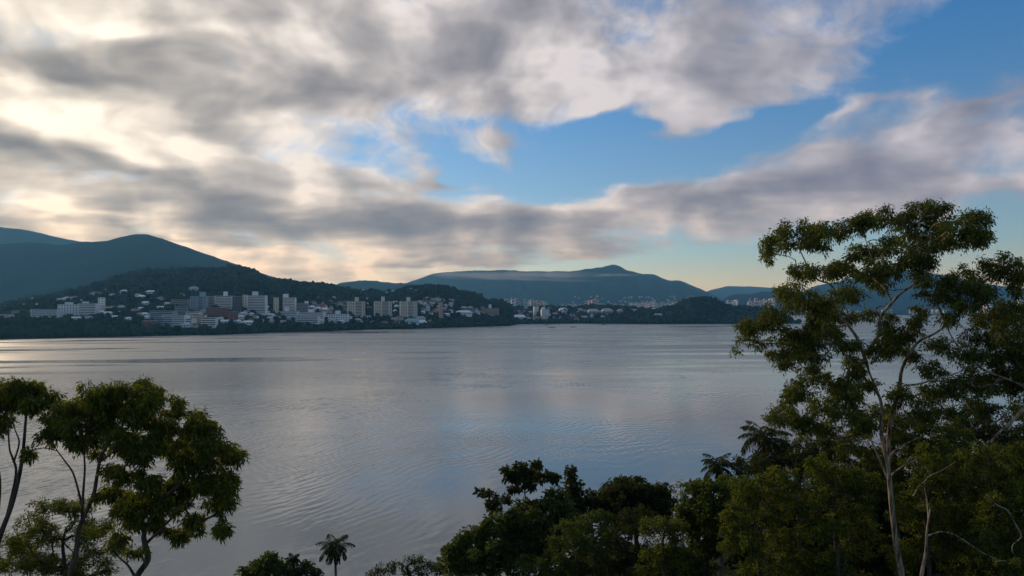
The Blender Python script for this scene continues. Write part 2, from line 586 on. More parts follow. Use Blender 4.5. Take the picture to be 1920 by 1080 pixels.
mountain('mountain', 'hazy mountain shoulder at the far left edge', [(-700, 430), (-400, 418), (-150, 420), (0, 427), (40, 431), (75, 439), (110, 447), (150, 454), (190, 455), (250, 470), (340, 500), (420, 560)], 5400, 1300, 1500, 11, fold=0.05)
mountain('mountain', 'peaked wooded mountain behind the apartment hill', [(-700, 500), (-300, 478), (-100, 466), (0, 461), (60, 458), (110, 463), (150, 458), (200, 455), (225, 448), (250, 442), (275, 441), (295, 446), (330, 459), (370, 473), (430, 493), (470, 506), (560, 540), (640, 578)], 4000, 1500, 1300, 23, fold=0.045)
mountain('mountain', 'low pale ridge between the two hills', [(560, 575), (600, 548), (640, 531), (670, 527), (700, 527), (730, 531), (770, 532), (800, 536), (880, 556), (940, 578)], 5600, 900, 900, 31)
mountain('mountain', 'long blue mountain with a mist layer and round summit', [(700, 570), (740, 543), (765, 531), (790, 523), (810, 515), (830, 512), (880, 509), (930, 509), (1000, 512), (1040, 512), (1060, 511), (1090, 508), (1110, 507), (1130, 504), (1150, 500.5), (1162, 504), (1175, 512), (1200, 517), (1225, 517), (1240, 522), (1255, 528), (1272, 527), (1300, 538), (1322, 547), (1345, 558), (1380, 572), (1420, 579)], 8500, 3200, 1800, 43)
mountain('mountain', 'faint far ridge on the right horizon', [(1280, 572), (1305, 556), (1330, 545), (1365, 537), (1410, 538), (1450, 540), (1500, 548), (1560, 556), (1700, 566), (1800, 578)], 11000, 1500, 1200, 53)
mountain('mountain', 'blue wooded hill above a waterside town', [(1330, 579), (1345, 571), (1365, 556), (1385, 552), (1410, 552), (1430, 547), (1450, 549), (1480, 555), (1540, 566), (1600, 579)], 6000, 900, 800, 61)
mountain('mountain', 'blue mountain seen through the tall tree', [(1440, 578), (1480, 562), (1530, 536), (1580, 528), (1640, 515), (1700, 508), (1760, 515), (1830, 532), (1900, 541), (2000, 545), (2200, 556), (2500, 570), (2700, 579)], 8000, 2600, 1500, 71)
mountain('mountain', 'low far shore behind the tall tree', [(1440, 588), (1480, 585), (1600, 584), (1800, 584.5), (2000, 584), (2500, 585), (2700, 588)], 4900, 240, 500, 83, rough=0.03)

# ------------------------------------------------------------------ haze: the air over the bay
hz_m = bpy.data.materials.new('haze_air')
hz_m.use_nodes = True
hz_m.node_tree.nodes.clear()
_B = NB(hz_m.node_tree)
_pv = _B.n('ShaderNodeVolumePrincipled')
_pv.inputs['Color'].default_value = (0.19, 0.55, 1.0, 1)
_pv.inputs['Density'].default_value = 6.6e-5
_pv.inputs['Absorption Color'].default_value = (1, 1, 1, 1)
_pv.inputs['Anisotropy'].default_value = 0.3
_mo = _B.n('ShaderNodeOutputMaterial')
hz_m.node_tree.links.new(_pv.outputs[0], _mo.inputs['Volume'])


def box_mesh(name, x0, x1, y0, y1, z0, z1, mat=None):
    V = [(x0, y0, z0), (x1, y0, z0), (x1, y1, z0), (x0, y1, z0), (x0, y0, z1), (x1, y0, z1), (x1, y1, z1), (x0, y1, z1)]
    return mesh_py(name, V, [(0, 3, 2, 1), (4, 5, 6, 7), (0, 1, 5, 4), (1, 2, 6, 5), (2, 3, 7, 6), (3, 0, 4, 7)], mat=mat)


hz = link('haze', box_mesh('haze', -BX, BX, BY0, BY1, -4.2, 780.0, hz_m))
setp(hz, kind='stuff', label='thin bluish air over the whole bay')

# ------------------------------------------------------------------ buildings across the bay
WALL = {
    'white': paint_mat('white_wall', (0.80, 0.80, 0.78)),
    'cream': paint_mat('cream_wall', (0.68, 0.60, 0.48)),
    'grey': paint_mat('grey_wall', (0.26, 0.28, 0.29)),
    'bluegrey': paint_mat('blue_grey_wall', (0.26, 0.33, 0.40)),
    'brick': paint_mat('brick_wall', (0.20, 0.075, 0.055)),
    'pink': paint_mat('pink_wall', (0.52, 0.33, 0.28)),
    'dark': paint_mat('shaded_block_wall', (0.07, 0.075, 0.08)),  # shade on the unlit block, put into its wall colour
    'aqua': paint_mat('aqua_roof', (0.20, 0.42, 0.42)),
    'tile': paint_mat('clay_tile', (0.22, 0.10, 0.065)),
    'slate': paint_mat('slate_roof', (0.16, 0.16, 0.17)),
    'conc': paint_mat('concrete', (0.40, 0.40, 0.38)),
    'blue': paint_mat('blue_panel', (0.06, 0.14, 0.34)),
}
gm, gB, go = new_mat('window_glass')
_g = gB.n('ShaderNodeNewGeometry')
_c = gB.mix(gB.noise(_g.outputs['Position'], 0.4, 2), (0.012, 0.016, 0.020, 1), (0.05, 0.06, 0.07, 1))
_b = pbsdf(gB, _c, 0.12, 0.5)
gB.nt.links.new(_b.outputs[0], go.inputs[0])
WALL['glass'] = gm

UNIT = {}


def unit_box(mk):
    if mk not in UNIT:
        UNIT[mk] = box_mesh('box_' + mk, -.5, .5, -.5, .5, -.5, .5, WALL[mk])
    return UNIT[mk]


def bx(name, parent, mk, cx, cy, cz, sx, sy, sz):
    o = bpy.data.objects.new(name, unit_box(mk))
    o.location = (cx, cy, cz)
    o.scale = (sx, sy, sz)
    o.parent = parent
    COL.objects.link(o)
    return o


ROOFS = {}


def roof_mesh(mk, hip):
    key = (mk, hip)
    if key not in ROOFS:
        i = 0.22 if hip else 0.0
        V = [(-.5, -.5, 0), (.5, -.5, 0), (.5, .5, 0), (-.5, .5, 0), (-.5 + i, 0, 1), (.5 - i, 0, 1),
             (-.5, -.5, -.12), (.5, -.5, -.12), (.5, .5, -.12), (-.5, .5, -.12)]
        Fc = [(0, 1, 5, 4), (2, 3, 4, 5), (1, 2, 5), (3, 0, 4), (6, 9, 8, 7), (0, 6, 7, 1), (1, 7, 8, 2), (2, 8, 9, 3), (3, 9, 6, 0)]
        ROOFS[key] = mesh_py('roof_' + mk, V, Fc, mat=WALL[mk])
    return ROOFS[key]


FOOT = []      # (x, y, radius, front clearance) where no tree crown grows


def ground_at(px, py):
    """distance at which the line of sight to a place in the picture meets the land"""
    d = np.arange(880, 2700, 2.0)
    h = land_h(np.full_like(d, px), d)
    zr = CAM_H - (py - HOR) / F * d
    k = np.nonzero((h >= zr) & (h > 0.5))[0]
    return d[k[0]] if len(k) else None


def place(px0, px1, ytop, ybase, depth=None, rot=0.0, aspect=0.55, d=None):
    pc = 0.5 * (px0 + px1)
    if d is None:
        d = ground_at(pc, ybase) or float(np.interp(pc, RD[:, 0], RD[:, 1])) - 45.0
    th = math.radians(rot)
    Wm = (px1 - px0) / F * d
    H = (ybase - ytop) / F * d
    w = Wm / (math.cos(th) + aspect * abs(math.sin(th)))
    dep = depth or max(7.0, aspect * w)
    if depth:
        w = max(4.0, (Wm - dep * abs(math.sin(th))) / math.cos(th))
    x = (pc - 960) / F * d
    zb = min(CAM_H - (ybase - HOR) / F * d, float(land_h(pc, d)) + 1.5)
    yc = d + 0.5 * dep
    FOOT.append((x, yc, 0.5 * max(w, dep) + 3.0, d))
    return x, yc, zb, w, dep, H, th


def block(name, label, px0, px1, ytop, ybase, wall='white', style='band', rot=0.0, tank=None, group=None, cat='building',
          aspect=0.55, storeys=None, d=None, pil=0, accent=None, roofm='conc'):
    """an apartment block: walls, storeys with windows and balconies, flat roof, tank"""
    x, y, zb, w, dep, H, th = place(px0, px1, ytop, ybase, rot=rot, aspect=aspect, d=d)
    e = empty(name, (x, y, zb), th, label, cat, group)
    n = storeys or max(2, int(round(H / 3.1)))
    sh = H / n
    base = 7.0
    bx('wall', e, wall, 0, 0, (H - base) / 2, w, dep, H + base)
    bx('roof_slab', e, roofm, 0, 0, H + 0.2, w + 0.6, dep + 0.6, 0.4)
    f = -dep / 2
    s_ = -w / 2
    for k in range(n):
        z = k * sh
        if style == 'band':
            bx('window_band', e, 'glass', 0, f - 0.03, z + sh * 0.62, w * 0.94, 0.12, sh * 0.46)
            bx('balcony', e, wall, 0, f - 0.65, z + sh * 0.17, w * 0.98, 1.3, sh * 0.32)
            if th > 0.05:
                bx('window', e, 'glass', s_ - 0.03, 0, z + sh * 0.6, 0.12, dep * 0.5, sh * 0.42)
        elif style == 'tower':
            nw = 3
            for c in range(nw):
                bx('window', e, 'glass', -w / 2 + w * (0.07 + 0.115 * c + 0.04), f - 0.03, z + sh * 0.58, w * 0.062, 0.12, sh * 0.5)
            bx('window_band', e, 'glass', w * 0.14, f - 0.03, z + sh * 0.6, w * 0.36, 0.12, sh * 0.5)
            bx('balcony', e, wall, w * 0.14, f - 0.7, z + sh * 0.16, w * 0.38, 1.4, sh * 0.30)
            bx('window', e, 'glass', w * 0.42, f - 0.03, z + sh * 0.58, w * 0.07, 0.12, sh * 0.48)
            if th > 0.05:
                for c in (-0.28, 0.02, 0.30):
                    bx('window', e, 'glass', s_ - 0.03, dep * c, z + sh * 0.58, 0.12, dep * 0.13, sh * 0.46)
        elif style == 'grid':
            nw = max(2, int(round(w / 4.5)))
            for c in range(nw):
                bx('window', e, 'glass', -w / 2 + w * (c + 0.5) / nw, f - 0.03, z + sh * 0.55, w / nw * 0.55, 0.12, sh * 0.5)
    for q in range(pil):
        bx('pilaster', e, wall, -w / 2 + w * (q + 0.5) / pil, f - 0.45, H / 2, 0.7, 0.9, H)
    if accent:
        bx('facade_strip', e, accent[0], w * accent[1], f - 0.25, H / 2, w * accent[2], 0.5, H)
    if tank:
        tpx0, tpx1, tyt = tank[:3]
        tw = (tpx1 - tpx0) / (px1 - px0) * w
        tx = ((tpx0 + tpx1) / 2 - (px0 + px1) / 2) / (px1 - px0) * w
        thh = (ytop - tyt) / (ybase - ytop) * H
        t = bx('roof_tower', e, tank[3] if len(tank) > 3 else wall, tx, 0, H + 0.4 + thh / 2, tw, min(dep * 0.6, tw), thh)
        bx('tower_cap', t, roofm, 0, 0, 0.5 + 0.16 / thh, 1.12, 1.12, 0.3 / thh)
    return e


def house(name, label, px0, px1, ytop, ybase, wall='white', roof='tile', rot=0.0, group=None, d=None, hip=True, roof_frac=0.38, cat='house'):
    x, y, zb, w, dep, H, th = place(px0, px1, ytop, ybase, rot=rot, aspect=0.7, d=d)
    e = empty(name, (x, y, zb), th, label, cat, group)
    rh = max(0.8, H * roof_frac)
    wh = H - rh
    bx('wall', e, wall, 0, 0, (wh - 4) / 2, w, dep, wh + 4)
    r = bpy.data.objects.new('roof', roof_mesh(roof, hip))
    r.location = (0, 0, wh)
    r.scale = (w + 1.2, dep + 1.2, rh)
    r.parent = e
    COL.objects.link(r)
    n = max(1, int(round(w / 5)))
    for k in range(n):
        bx('window', e, 'glass', -w / 2 + w * (k + 0.5) / n, -dep / 2 - 0.03, wh * 0.55, w / n * 0.5, 0.12, wh * 0.42)
    return e


TW = 'apartment_tower'
AB = 'apartment_block'
G3 = 'matching white towers on the right of the shore'
block(TW, 'leftmost of the three matching white towers above the shore trees', 648, 684, 565, 593, 'cream', 'tower', 12, (663, 671, 557.5), G3, 'tower')
block(TW, 'middle one of the three matching white towers, with blue stripe', 698, 734, 565, 594, 'cream', 'tower', 12, (713, 720, 556.5), G3, 'tower', accent=('blue', 0.17, 0.08))
block(TW, 'rightmost of the three matching white towers above the shore trees', 747, 782, 565, 595, 'cream', 'tower', 12, (761, 768, 557.5), G3, 'tower', accent=('bluegrey', 0.24, 0.08))
G2 = 'white towers below the wooded hill'
block(TW, 'tall white tower with domed tank, left one of the hill pair', 463, 497, 554, 587, 'white', 'band', 6, (471, 480, 547), G2, 'tower', aspect=0.5)
block(TW, 'slim cream tower joined to the left side of white hill tower', 454, 462.5, 553, 577, 'cream', 'grid', 8, None, None, 'tower', aspect=0.9)
block(TW, 'white tower with dark balconies, right one of the hill pair', 529, 553, 558, 587, 'white', 'band', 8, (528.5, 538, 551.5), G2, 'tower', aspect=0.6)
block(TW, 'slim cream tower standing left of the right hill tower', 512, 521, 558, 586, 'cream', 'grid', 8, None, None, 'tower', aspect=0.9)
block(AB, 'grey block behind the right side of white hill tower', 554, 577, 569, 588, 'grey', 'band', 10, (570, 577, 565, 'white'))
block(AB, 'low white terraced building at foot of right hill tower', 518, 557, 584, 593, 'white', 'band', 4, (531, 538, 575), storeys=3)
block(AB, 'low white stepped building with roof tank near the water', 561, 606, 586, 599, 'white', 'band', 5, (575, 584, 580), storeys=4)
block(AB, 'white four storey terrace directly above the shore trees', 553, 596, 593, 607, 'white', 'band', 4, None, storeys=4)
block(AB, 'long low white building left of the matching towers', 611, 651, 589, 602, 'white', 'grid', 3, (627, 635, 583), storeys=3)
block(AB, 'greenish grey stepped block at the left of town centre', 320, 352, 562, 576, 'grey', 'band', 6, None)
block(AB, 'grey banded block below the stepped block', 327, 349, 575, 592, 'grey', 'band', 6, None)
block(AB, 'blue grey block with teal roof tank', 355, 385, 556, 584, 'bluegrey', 'tower', 6, (372, 381, 548, 'aqua'), pil=3)
block(AB, 'narrow grey block with white roof slab', 386, 400, 556, 577, 'grey', 'band', 4, None, roofm='white')
block(AB, 'white banded block with tall roof tower', 401, 434, 555, 579, 'white', 'band', 10, (416, 423, 547), None)
block(AB, 'dark shaded block right of the banded block', 435, 450, 556, 590, 'dark', 'grid', 4, None)
block(AB, 'wide brown brick block in the middle of town', 385, 421, 577, 593, 'brick', 'grid', 5, None, storeys=5)
block(AB, 'red brick block with bright end wall', 424, 445, 584, 601, 'brick', 'grid', 22, None, storeys=5)
block(AB, 'long blue grey terraced block on the lower left', 280, 323, 583, 600, 'bluegrey', 'band', 4, None)
block(AB, 'white banded terrace below the long blue grey block', 290, 322, 594, 612, 'bluegrey', 'band', 4, None)
block(AB, 'wide white banded terrace near the water', 304, 346, 591, 613, 'white', 'band', 3, None)
block(AB, 'short white banded terrace in the middle of the row', 322, 360, 598, 613, 'white', 'band', 3, None)
block(AB, 'white block behind the cream terraces', 348, 373, 584.5, 598, 'white', 'band', 6, None)
block(AB, 'cream terrace with deep balconies', 361, 384, 590.5, 607, 'cream', 'band', 8, None)
block(AB, 'white terrace right of the cream one', 376, 404, 595.5, 611, 'white', 'band', 6, None)
block(AB, 'low red brick building by the left shore trees', 265, 288, 602, 616, 'brick', 'grid', 4, None, storeys=4)
house('house', 'small white house alone on the wooded slope', 353, 369, 537, 545, 'white', 'conc', 4)
house('house', 'white house with clay roof by the water terraces', 338, 354, 604, 614, 'white', 'white', 6)
house('house', 'small house with orange roof right of the terraces', 357, 369, 606, 614, 'cream', 'tile', -8)
house('boathouse', 'low white boathouse at the waterline', 396, 412, 612.5, 620, 'white', 'white', 0, cat='boathouse')
house('house', 'tiny white waterside pavilion alone on shore', 504, 511, 613, 620, 'white', 'white', 0)
house('house', 'long white wall house below the brick block', 450, 473, 601, 609, 'white', 'white', 0)
house('house', 'small pale house beneath the white hill tower', 455, 463, 582, 590, 'white', 'conc', 10)
# left group
block(AB, 'striped white block cut by the left picture edge', -8, 17, 590, 602, 'white', 'band', 2, None)
block(AB, 'grey block second from the left edge', 20, 56, 583, 594, 'grey', 'grid', 2, None)
block(AB, 'long white banded block in the left group', 57, 107, 580, 598, 'white', 'band', 3, None)
block(AB, 'stepped white block with raised middle, left group', 107, 144, 571, 593, 'white', 'grid', 8, (118, 129, 567))
block(AB, 'broad white block right of the stepped one', 146, 178, 569, 591, 'white', 'band', 10, (151, 160, 566))
block(TW, 'narrow white tower at right end of left group', 183, 194, 558, 580, 'white', 'grid', 10, None, cat='tower')
block(AB, 'low white wing beside the narrow tower', 176, 208, 574, 583, 'white', 'band', 4, None)
# right part
block(TW, 'slim pink and white tower on the small hill', 822, 831, 571, 597, 'pink', 'grid', 12, (823, 829, 569), None, 'tower', aspect=0.8)
house('pavilion', 'low pavilion with aqua roof at the waterline', 758, 785, 597, 608, 'white', 'aqua', 0, cat='pavilion')
house('house', 'white house with clay roof right of the aqua pavilion', 782, 800, 600, 611, 'white', 'white', 10)
house('house', 'small white house left of the aqua pavilion', 741, 756, 592, 600, 'cream', 'tile', -6)
house('house', 'house with pale roof above the aqua pavilion', 779, 797, 593, 601, 'white', 'conc', 4)
house('house', 'small house below the middle matching tower', 714, 727, 602, 609, 'cream', 'tile', 4)
house('house', 'grey roofed house below leftmost matching tower', 660, 676, 597, 604, 'grey', 'conc', 0)
block('hotel', 'wide pink and white hotel with roof tank near the cape', 903, 935, 578, 592, 'pink', 'band', 6, (916, 921, 571, 'white'), None, 'hotel')
house('house', 'long white roofed house behind the cape trees', 853, 884, 582, 591, 'white', 'white', 0)
house('boathouse', 'low white hall beside the cape on the waterline', 960, 987, 590, 601, 'white', 'white', 0, cat='hall')
block(TW, 'white tower left of a pair beyond the cape', 1000, 1010, 575, 592, 'white', 'grid', 14, None, None, 'tower', aspect=0.8)
block(TW, 'stepped white block right of a pair beyond the cape', 1014, 1030, 580, 597, 'white', 'grid', 8, (1016, 1022, 576), None, 'tower', aspect=0.8)
house('house', 'white gabled house on the low shore ridge', 1048, 1064, 577, 586, 'white', 'white', 8)
house('house', 'pair of blue grey walls house on the low ridge', 1102, 1125, 579, 591, 'bluegrey', 'conc', 6)
house('house', 'pale tiled house right of the blue grey one', 1128, 1150, 578, 591, 'grey', 'conc', 8)
house('house', 'small pale house near the round dark hill', 1158, 1168, 579, 589, 'grey', 'conc', 0)
house('house', 'upper white house on flank of the round dark hill', 1221, 1235, 577, 583, 'white', 'white', 6)
house('house', 'lower white house on flank of the round dark hill', 1227, 1246, 588, 595, 'white', 'conc', 0)

# small houses told apart only as clusters
random.seed(5)


def cluster(label, group, spots, wmin, wmax, hmin, hmax, walls, roofs, d=None):
    for (px, py) in spots:
        w = random.uniform(wmin, wmax)
        h = random.uniform(hmin, hmax)
        house('house', label, px - w / 2, px + w / 2, py - h, py, random.choice(walls), random.choice(roofs), random.uniform(-25, 25), group, d, hip=random.random() < 0.6)


def scatter(n, x0, x1, y0, y1, slope=0.0, mind=6.0):
    out = []
    t = 0
    while len(out) < n and t < 4000:
        t += 1
        px = random.uniform(x0, x1)
        py = random.uniform(y0, y1) + slope * (px - x0)
        if all(abs(px - a) > mind or abs(py - b) > mind * 0.55 for a, b in out):
            out.append((px, py))
    return out


cluster('small hillside house with pale roof above the left group', 'houses climbing the left slope',
        [(10, 580), (40, 576), (60, 566), (78, 566), (92, 561), (104, 556), (112, 565), (124, 563), (140, 559), (150, 566), (166, 556), (176, 553), (192, 552), (203, 546), (132, 546), (115, 552), (85, 556), (60, 558), (20, 566), (30, 570), (232, 549), (264, 560), (258, 557), (280, 551), (210, 556), (95, 573), (70, 575)],
        9, 19, 4, 7, ['white', 'cream', 'grey'], ['conc', 'white', 'slate'])
cluster('small house among trees between the tower pairs', 'houses between the tower pairs',
        scatter(16, 585, 648, 563, 586, 0.05, 9), 7, 13, 5, 8, ['white', 'grey', 'cream'], ['conc', 'tile', 'slate'])
cluster('small house on the slope beside the pink tower', 'houses beside the pink tower',
        scatter(22, 787, 850, 560, 582, 0.05, 7), 6, 11, 4, 7, ['white', 'grey', 'cream', 'pink'], ['conc', 'tile', 'slate'])
cluster('ridge top house with pale roof on the wooded hill', 'houses along the wooded ridge',
        [(645, 544), (655, 545), (664, 547), (672, 549), (678, 548), (726, 548), (732, 549), (738, 548), (770, 546), (780, 547), (582, 541), (619, 566), (625, 561), (692, 563)],
        7, 13, 3, 6, ['white', 'grey', 'bluegrey'], ['conc', 'slate'])
cluster('shoreline house half hidden by trees under the towers', 'houses under the towers',
        [(690, 597), (738, 600), (700, 606), (642, 601), (520, 596), (540, 600), (470, 604), (806, 604), (745, 607)],
        8, 13, 4, 7, ['white', 'cream', 'grey'], ['tile', 'conc'])
cluster('house on the low shore behind the moored boats', 'houses behind the moored boats',
        scatter(34, 968, 1100, 582, 603, 0, 8) + scatter(10, 868, 905, 580, 588, 0, 7), 7, 13, 4, 7, ['grey', 'bluegrey', 'cream', 'pink', 'white'], ['conc', 'tile', 'slate'])
cluster('small house on the dark ridge near the round hill', 'houses near the round hill',
        [(1168, 583), (1178, 581), (1190, 584), (1110, 595), (1075, 596), (1095, 598), (1130, 597), (1088, 583)], 7, 12, 4, 6, ['grey', 'white', 'bluegrey'], ['conc', 'slate'])


cluster('white house among trees just above the waterline left of the towers', 'white houses low on the left shore',
        [(222, 588), (240, 592), (250, 583), (226, 577), (262, 590), (300, 578), (312, 572), (340, 556), (300, 562), (272, 571), (446, 606), (478, 596), (490, 603), (505, 598), (436, 612), (420, 606), (508, 605)],
        8, 15, 4, 7, ['white', 'white', 'cream'], ['white', 'conc', 'tile'])
cluster('small bright house between and behind the three matching towers', 'houses around the matching towers',
        [(689, 588), (692, 580), (740, 586), (743, 578), (688, 572), (741, 569), (655, 598), (675, 606), (730, 594), (765, 603), (757, 590), (793, 588), (808, 590), (800, 583), (815, 585), (845, 587), (838, 592)],
        6, 11, 4, 7, ['white', 'cream', 'white'], ['white', 'conc', 'tile'])


cluster('white flat roofed house packed among the apartment blocks', 'houses packed among the apartment blocks',
        [(262, 582), (270, 592), (276, 598), (296, 590), (330, 601), (372, 592), (383, 586), (408, 590), (412, 600), (430, 605), (452, 592), (449, 598), (500, 588), (506, 593), (498, 580), (560, 583), (584, 580), (596, 583), (607, 584), (600, 606), (622, 605), (640, 606), (545, 608), (530, 606), (240, 600), (215, 597), (200, 592), (190, 588), (165, 598), (140, 600), (360, 571), (345, 600), (470, 592)],
        9, 17, 5, 8, ['white', 'white', 'cream', 'white'], ['white', 'conc', 'white'])


# far towns
def far_town(label, group, lst, d0, dj, cat='building'):
    for (px, w, yt, yb, mk) in lst:
        d = d0 + random.uniform(-dj, dj)
        x = (px - 960) / F * d
        H = (yb - yt) / F * d
        W = w / F * d
        e = empty('distant_building', (x, d, CAM_H - (yb - HOR) / F * d), math.radians(random.uniform(-20, 20)), label, cat, group)
        zb = e.location.z
        bx('wall', e, mk, 0, 0, (H - zb) / 2, W, W * 0.8, H + zb)
        bx('roof_slab', e, 'conc', 0, 0, H + 0.5, W * 0.5, W * 0.4, 1.0 + H * 0.06)
        n = 3 if H > 20 else 2
        for k in range(n):
            bx('window_band', e, 'glass', 0, -W * 0.4 - 0.05, H * (k + 0.6) / n, W * 0.8, 0.2, H / n * 0.35)


L = [(random.uniform(944, 985), random.uniform(3, 6), random.uniform(559, 565), 579, random.choice(['bluegrey', 'grey', 'conc'])) for _ in range(16)]
L += [(random.uniform(985, 1030), random.uniform(3, 6), random.uniform(562, 568), 579, random.choice(['bluegrey', 'grey', 'conc', 'pink'])) for _ in range(18)]
far_town('grey distant tower rising behind the low shore ridge', 'distant towers behind the cape', L, 3400, 250, 'tower')
for nm_, sp_ in (('leftmost pink distant slab block beyond the low shore ridge', (1099, 7, 565, 579, 'pink')), ('second from left of the pink distant slab blocks', (1106, 7, 564, 579, 'pink')),
                 ('tallest pink distant slab block beyond the low shore ridge', (1113, 8, 562.5, 579, 'pink')), ('narrow rightmost pink distant slab block beyond the ridge', (1120, 5, 566, 579, 'pink'))):
    far_town(nm_, 'pink distant slab blocks', [sp_], 3600, 60)
L = [(random.uniform(1040, 1185), random.uniform(3, 6), random.uniform(569, 573), 579, random.choice(['grey', 'grey', 'conc', 'pink'])) for _ in range(36)]
far_town('tiny pale building at the foot of the long mountain', 'distant town below the mountain', L, 4700, 300)
L = [(1180 + k * 2.9 + random.uniform(-.8, .8), random.uniform(1.8, 3.2), random.uniform(565, 570), 578, random.choice(['pink', 'grey', 'conc', 'conc'])) for k in range(34)]
far_town('slim pale tower in the distant row left of the round hill', 'distant row of slim towers', L, 5000, 200, 'tower')
from mathutils.bvhtree import BVHTree
_lm = [o_ for o_ in bpy.data.objects if o_.get('label') == 'long blue mountain with a mist layer and round summit'][0].data
_bv = BVHTree.FromPolygons([v_.co[:] for v_ in _lm.vertices], [tuple(p_.vertices) for p_ in _lm.polygons])
for _ in range(42):
    hx, hy = random.uniform(1060, 1330), random.uniform(556, 570)
    dv_ = Vector(((hx - 960) / F, 1.0, -(hy - HOR) / F)).normalized()
    hit = _bv.ray_cast(Vector((0, 0, CAM_H)), dv_)
    if hit[0] is None:
        continue
    w_ = random.uniform(2.0, 4.0) / F * hit[0].y
    h_ = random.uniform(1.4, 2.8) / F * hit[0].y
    e = empty('distant_building', hit[0], math.radians(random.uniform(-20, 20)), 'tiny house speck on the lower slope of the long mountain', 'house', 'houses on the long mountain')
    bx('wall', e, random.choice(['conc', 'pink', 'grey']), 0, 0, h_ / 2 - 4, w_, w_ * 0.7, h_ + 8)
    bx('roof_slab', e, 'tile', 0, 0, h_ + 0.6, w_ * 1.05, w_ * 0.75, 1.0)
L = [(random.uniform(1360, 1386), random.uniform(3, 5), random.uniform(562, 566), 578, random.choice(['pink', 'white', 'conc'])) for _ in range(10)]
L += [(random.uniform(1403, 1452), random.uniform(3, 5), random.uniform(559, 570), 579, random.choice(['pink', 'white', 'conc', 'cream'])) for _ in range(26)]
far_town('small pale building in the town below the blue hill', 'town below the blue hill', L, 5000, 60)
L = [(random.uniform(1460, 1915), random.uniform(3, 7), random.uniform(580.5, 584), 587, random.choice(['pink', 'grey', 'conc', 'cream'])) for _ in range(52)]
far_town('pale waterside building glimpsed through the tall tree', 'waterside town behind the tall tree', L, 4740, 40)
far_town('sunlit white waterside tower at the right edge', 'sunlit towers', [(1912, 7, 562, 587, 'white')], 4600, 5, 'tower')
far_town('sunlit low white block right of the tall tree', 'sunlit blocks', [(1850, 14, 570, 587, 'white')], 4600, 5)

# ------------------------------------------------------------------ woods on the far hills (seen as one mass)
wood_mat = forest_mat('far_wood_leaves', (0.004, 0.012, 0.008, 1), (0.024, 0.040, 0.018, 1), 0.012)
NT_ = 30000
px = rng.uniform(-60, 1500, NT_)
S_ = CAM_H * F / (np.interp(px, SH_PX, SH_Y) - HOR)
D_ = np.interp(px, RD[:, 0], RD[:, 1])
t = rng.uniform(0, 1, NT_) ** 0.9 * 1.08
dd = S_ + 3 + t * (D_ - S_)
# extra trees right at the waterline and along the crest
ks = rng.random(NT_)
dd = np.where(ks < 0.10, S_ + rng.uniform(1, 16, NT_), dd)
dd = np.where(ks > 0.88, D_ + rng.uniform(-40, 25, NT_), dd)
xx = (px - 960) / F * dd
zz = land_h(px, dd)
keep = zz > 0.3
FT = np.array(FOOT)
for (fx, fy, fr, fd) in FT:
    sc_ = dd / fd
    near = (np.abs(xx - fx * sc_) < fr + 1.0) & (dd > fd - 55) & (dd < fy + fr)
    # trees in front stay only where they stand well below the building
    keep &= ~(near & ((dd > fd - 9) | (rng.random(NT_) < 0.55)))
px, dd, xx, zz = px[keep], dd[keep], xx[keep], zz[keep]
nT = len(xx)
size = rng.uniform(2.4, 6.0, nT) * np.where(rng.random(nT) < 0.10, 1.5, 1.0)
# icosahedron crowns, roughened
ph = (1 + 5 ** 0.5) / 2
ico = np.array([(-1, ph, 0), (1, ph, 0), (-1, -ph, 0), (1, -ph, 0), (0, -1, ph), (0, 1, ph), (0, -1, -ph), (0, 1, -ph), (ph, 0, -1), (ph, 0, 1), (-ph, 0, -1), (-ph, 0, 1)]) / math.sqrt(1 + ph * ph)
icf = np.array([(0, 11, 5), (0, 5, 1), (0, 1, 7), (0, 7, 10), (0, 10, 11), (1, 5, 9), (5, 11, 4), (11, 10, 2), (10, 7, 6), (7, 1, 8), (3, 9, 4), (3, 4, 2), (3, 2, 6), (3, 6, 8), (3, 8, 9), (4, 9, 5), (2, 4, 11), (6, 2, 10), (8, 6, 7), (9, 8, 1)])
jit = rng.uniform(0.62, 1.32, (nT, 12, 1))
a = rng.uniform(0, 6.28, nT)
c_, s_ = np.cos(a)[:, None], np.sin(a)[:, None]
vx = ico[None, :, 0] * c_ - ico[None, :, 1] * s_
vy = ico[None, :, 0] * s_ + ico[None, :, 1] * c_
vz = np.broadcast_to(ico[None, :, 2], vx.shape)
Vc = np.stack([vx, vy, vz * rng.uniform(0.75, 1.25, (nT, 1))], -1) * jit * size[:, None, None]
Vc += np.stack([xx, dd, zz + size * 0.75], -1)[:, None, :]
Qc = (icf[None] + (np.arange(nT) * 12)[:, None, None]).reshape(-1, 3)
woods = link('far_woods', mesh_np('far_woods', Vc.reshape(-1, 3), Qc, False, wood_mat))
setp(woods, kind='stuff', label='dense dark woods covering the far hills and shore')

# ------------------------------------------------------------------ mist lying along the long mountain
mist_m = bpy.data.materials.new('mist_air')
mist_m.use_nodes = True
mist_m.node_tree.nodes.clear()
_B = NB(mist_m.node_tree)
_pv = _B.n('ShaderNodeVolumePrincipled')
_pv.inputs['Color'].default_value = (0.95, 0.95, 0.97, 1)
_pv.inputs['Density'].default_value = 0.00055
_mo = _B.n('ShaderNodeOutputMaterial')
mist_m.node_tree.links.new(_pv.outputs[0], _mo.inputs['Volume'])


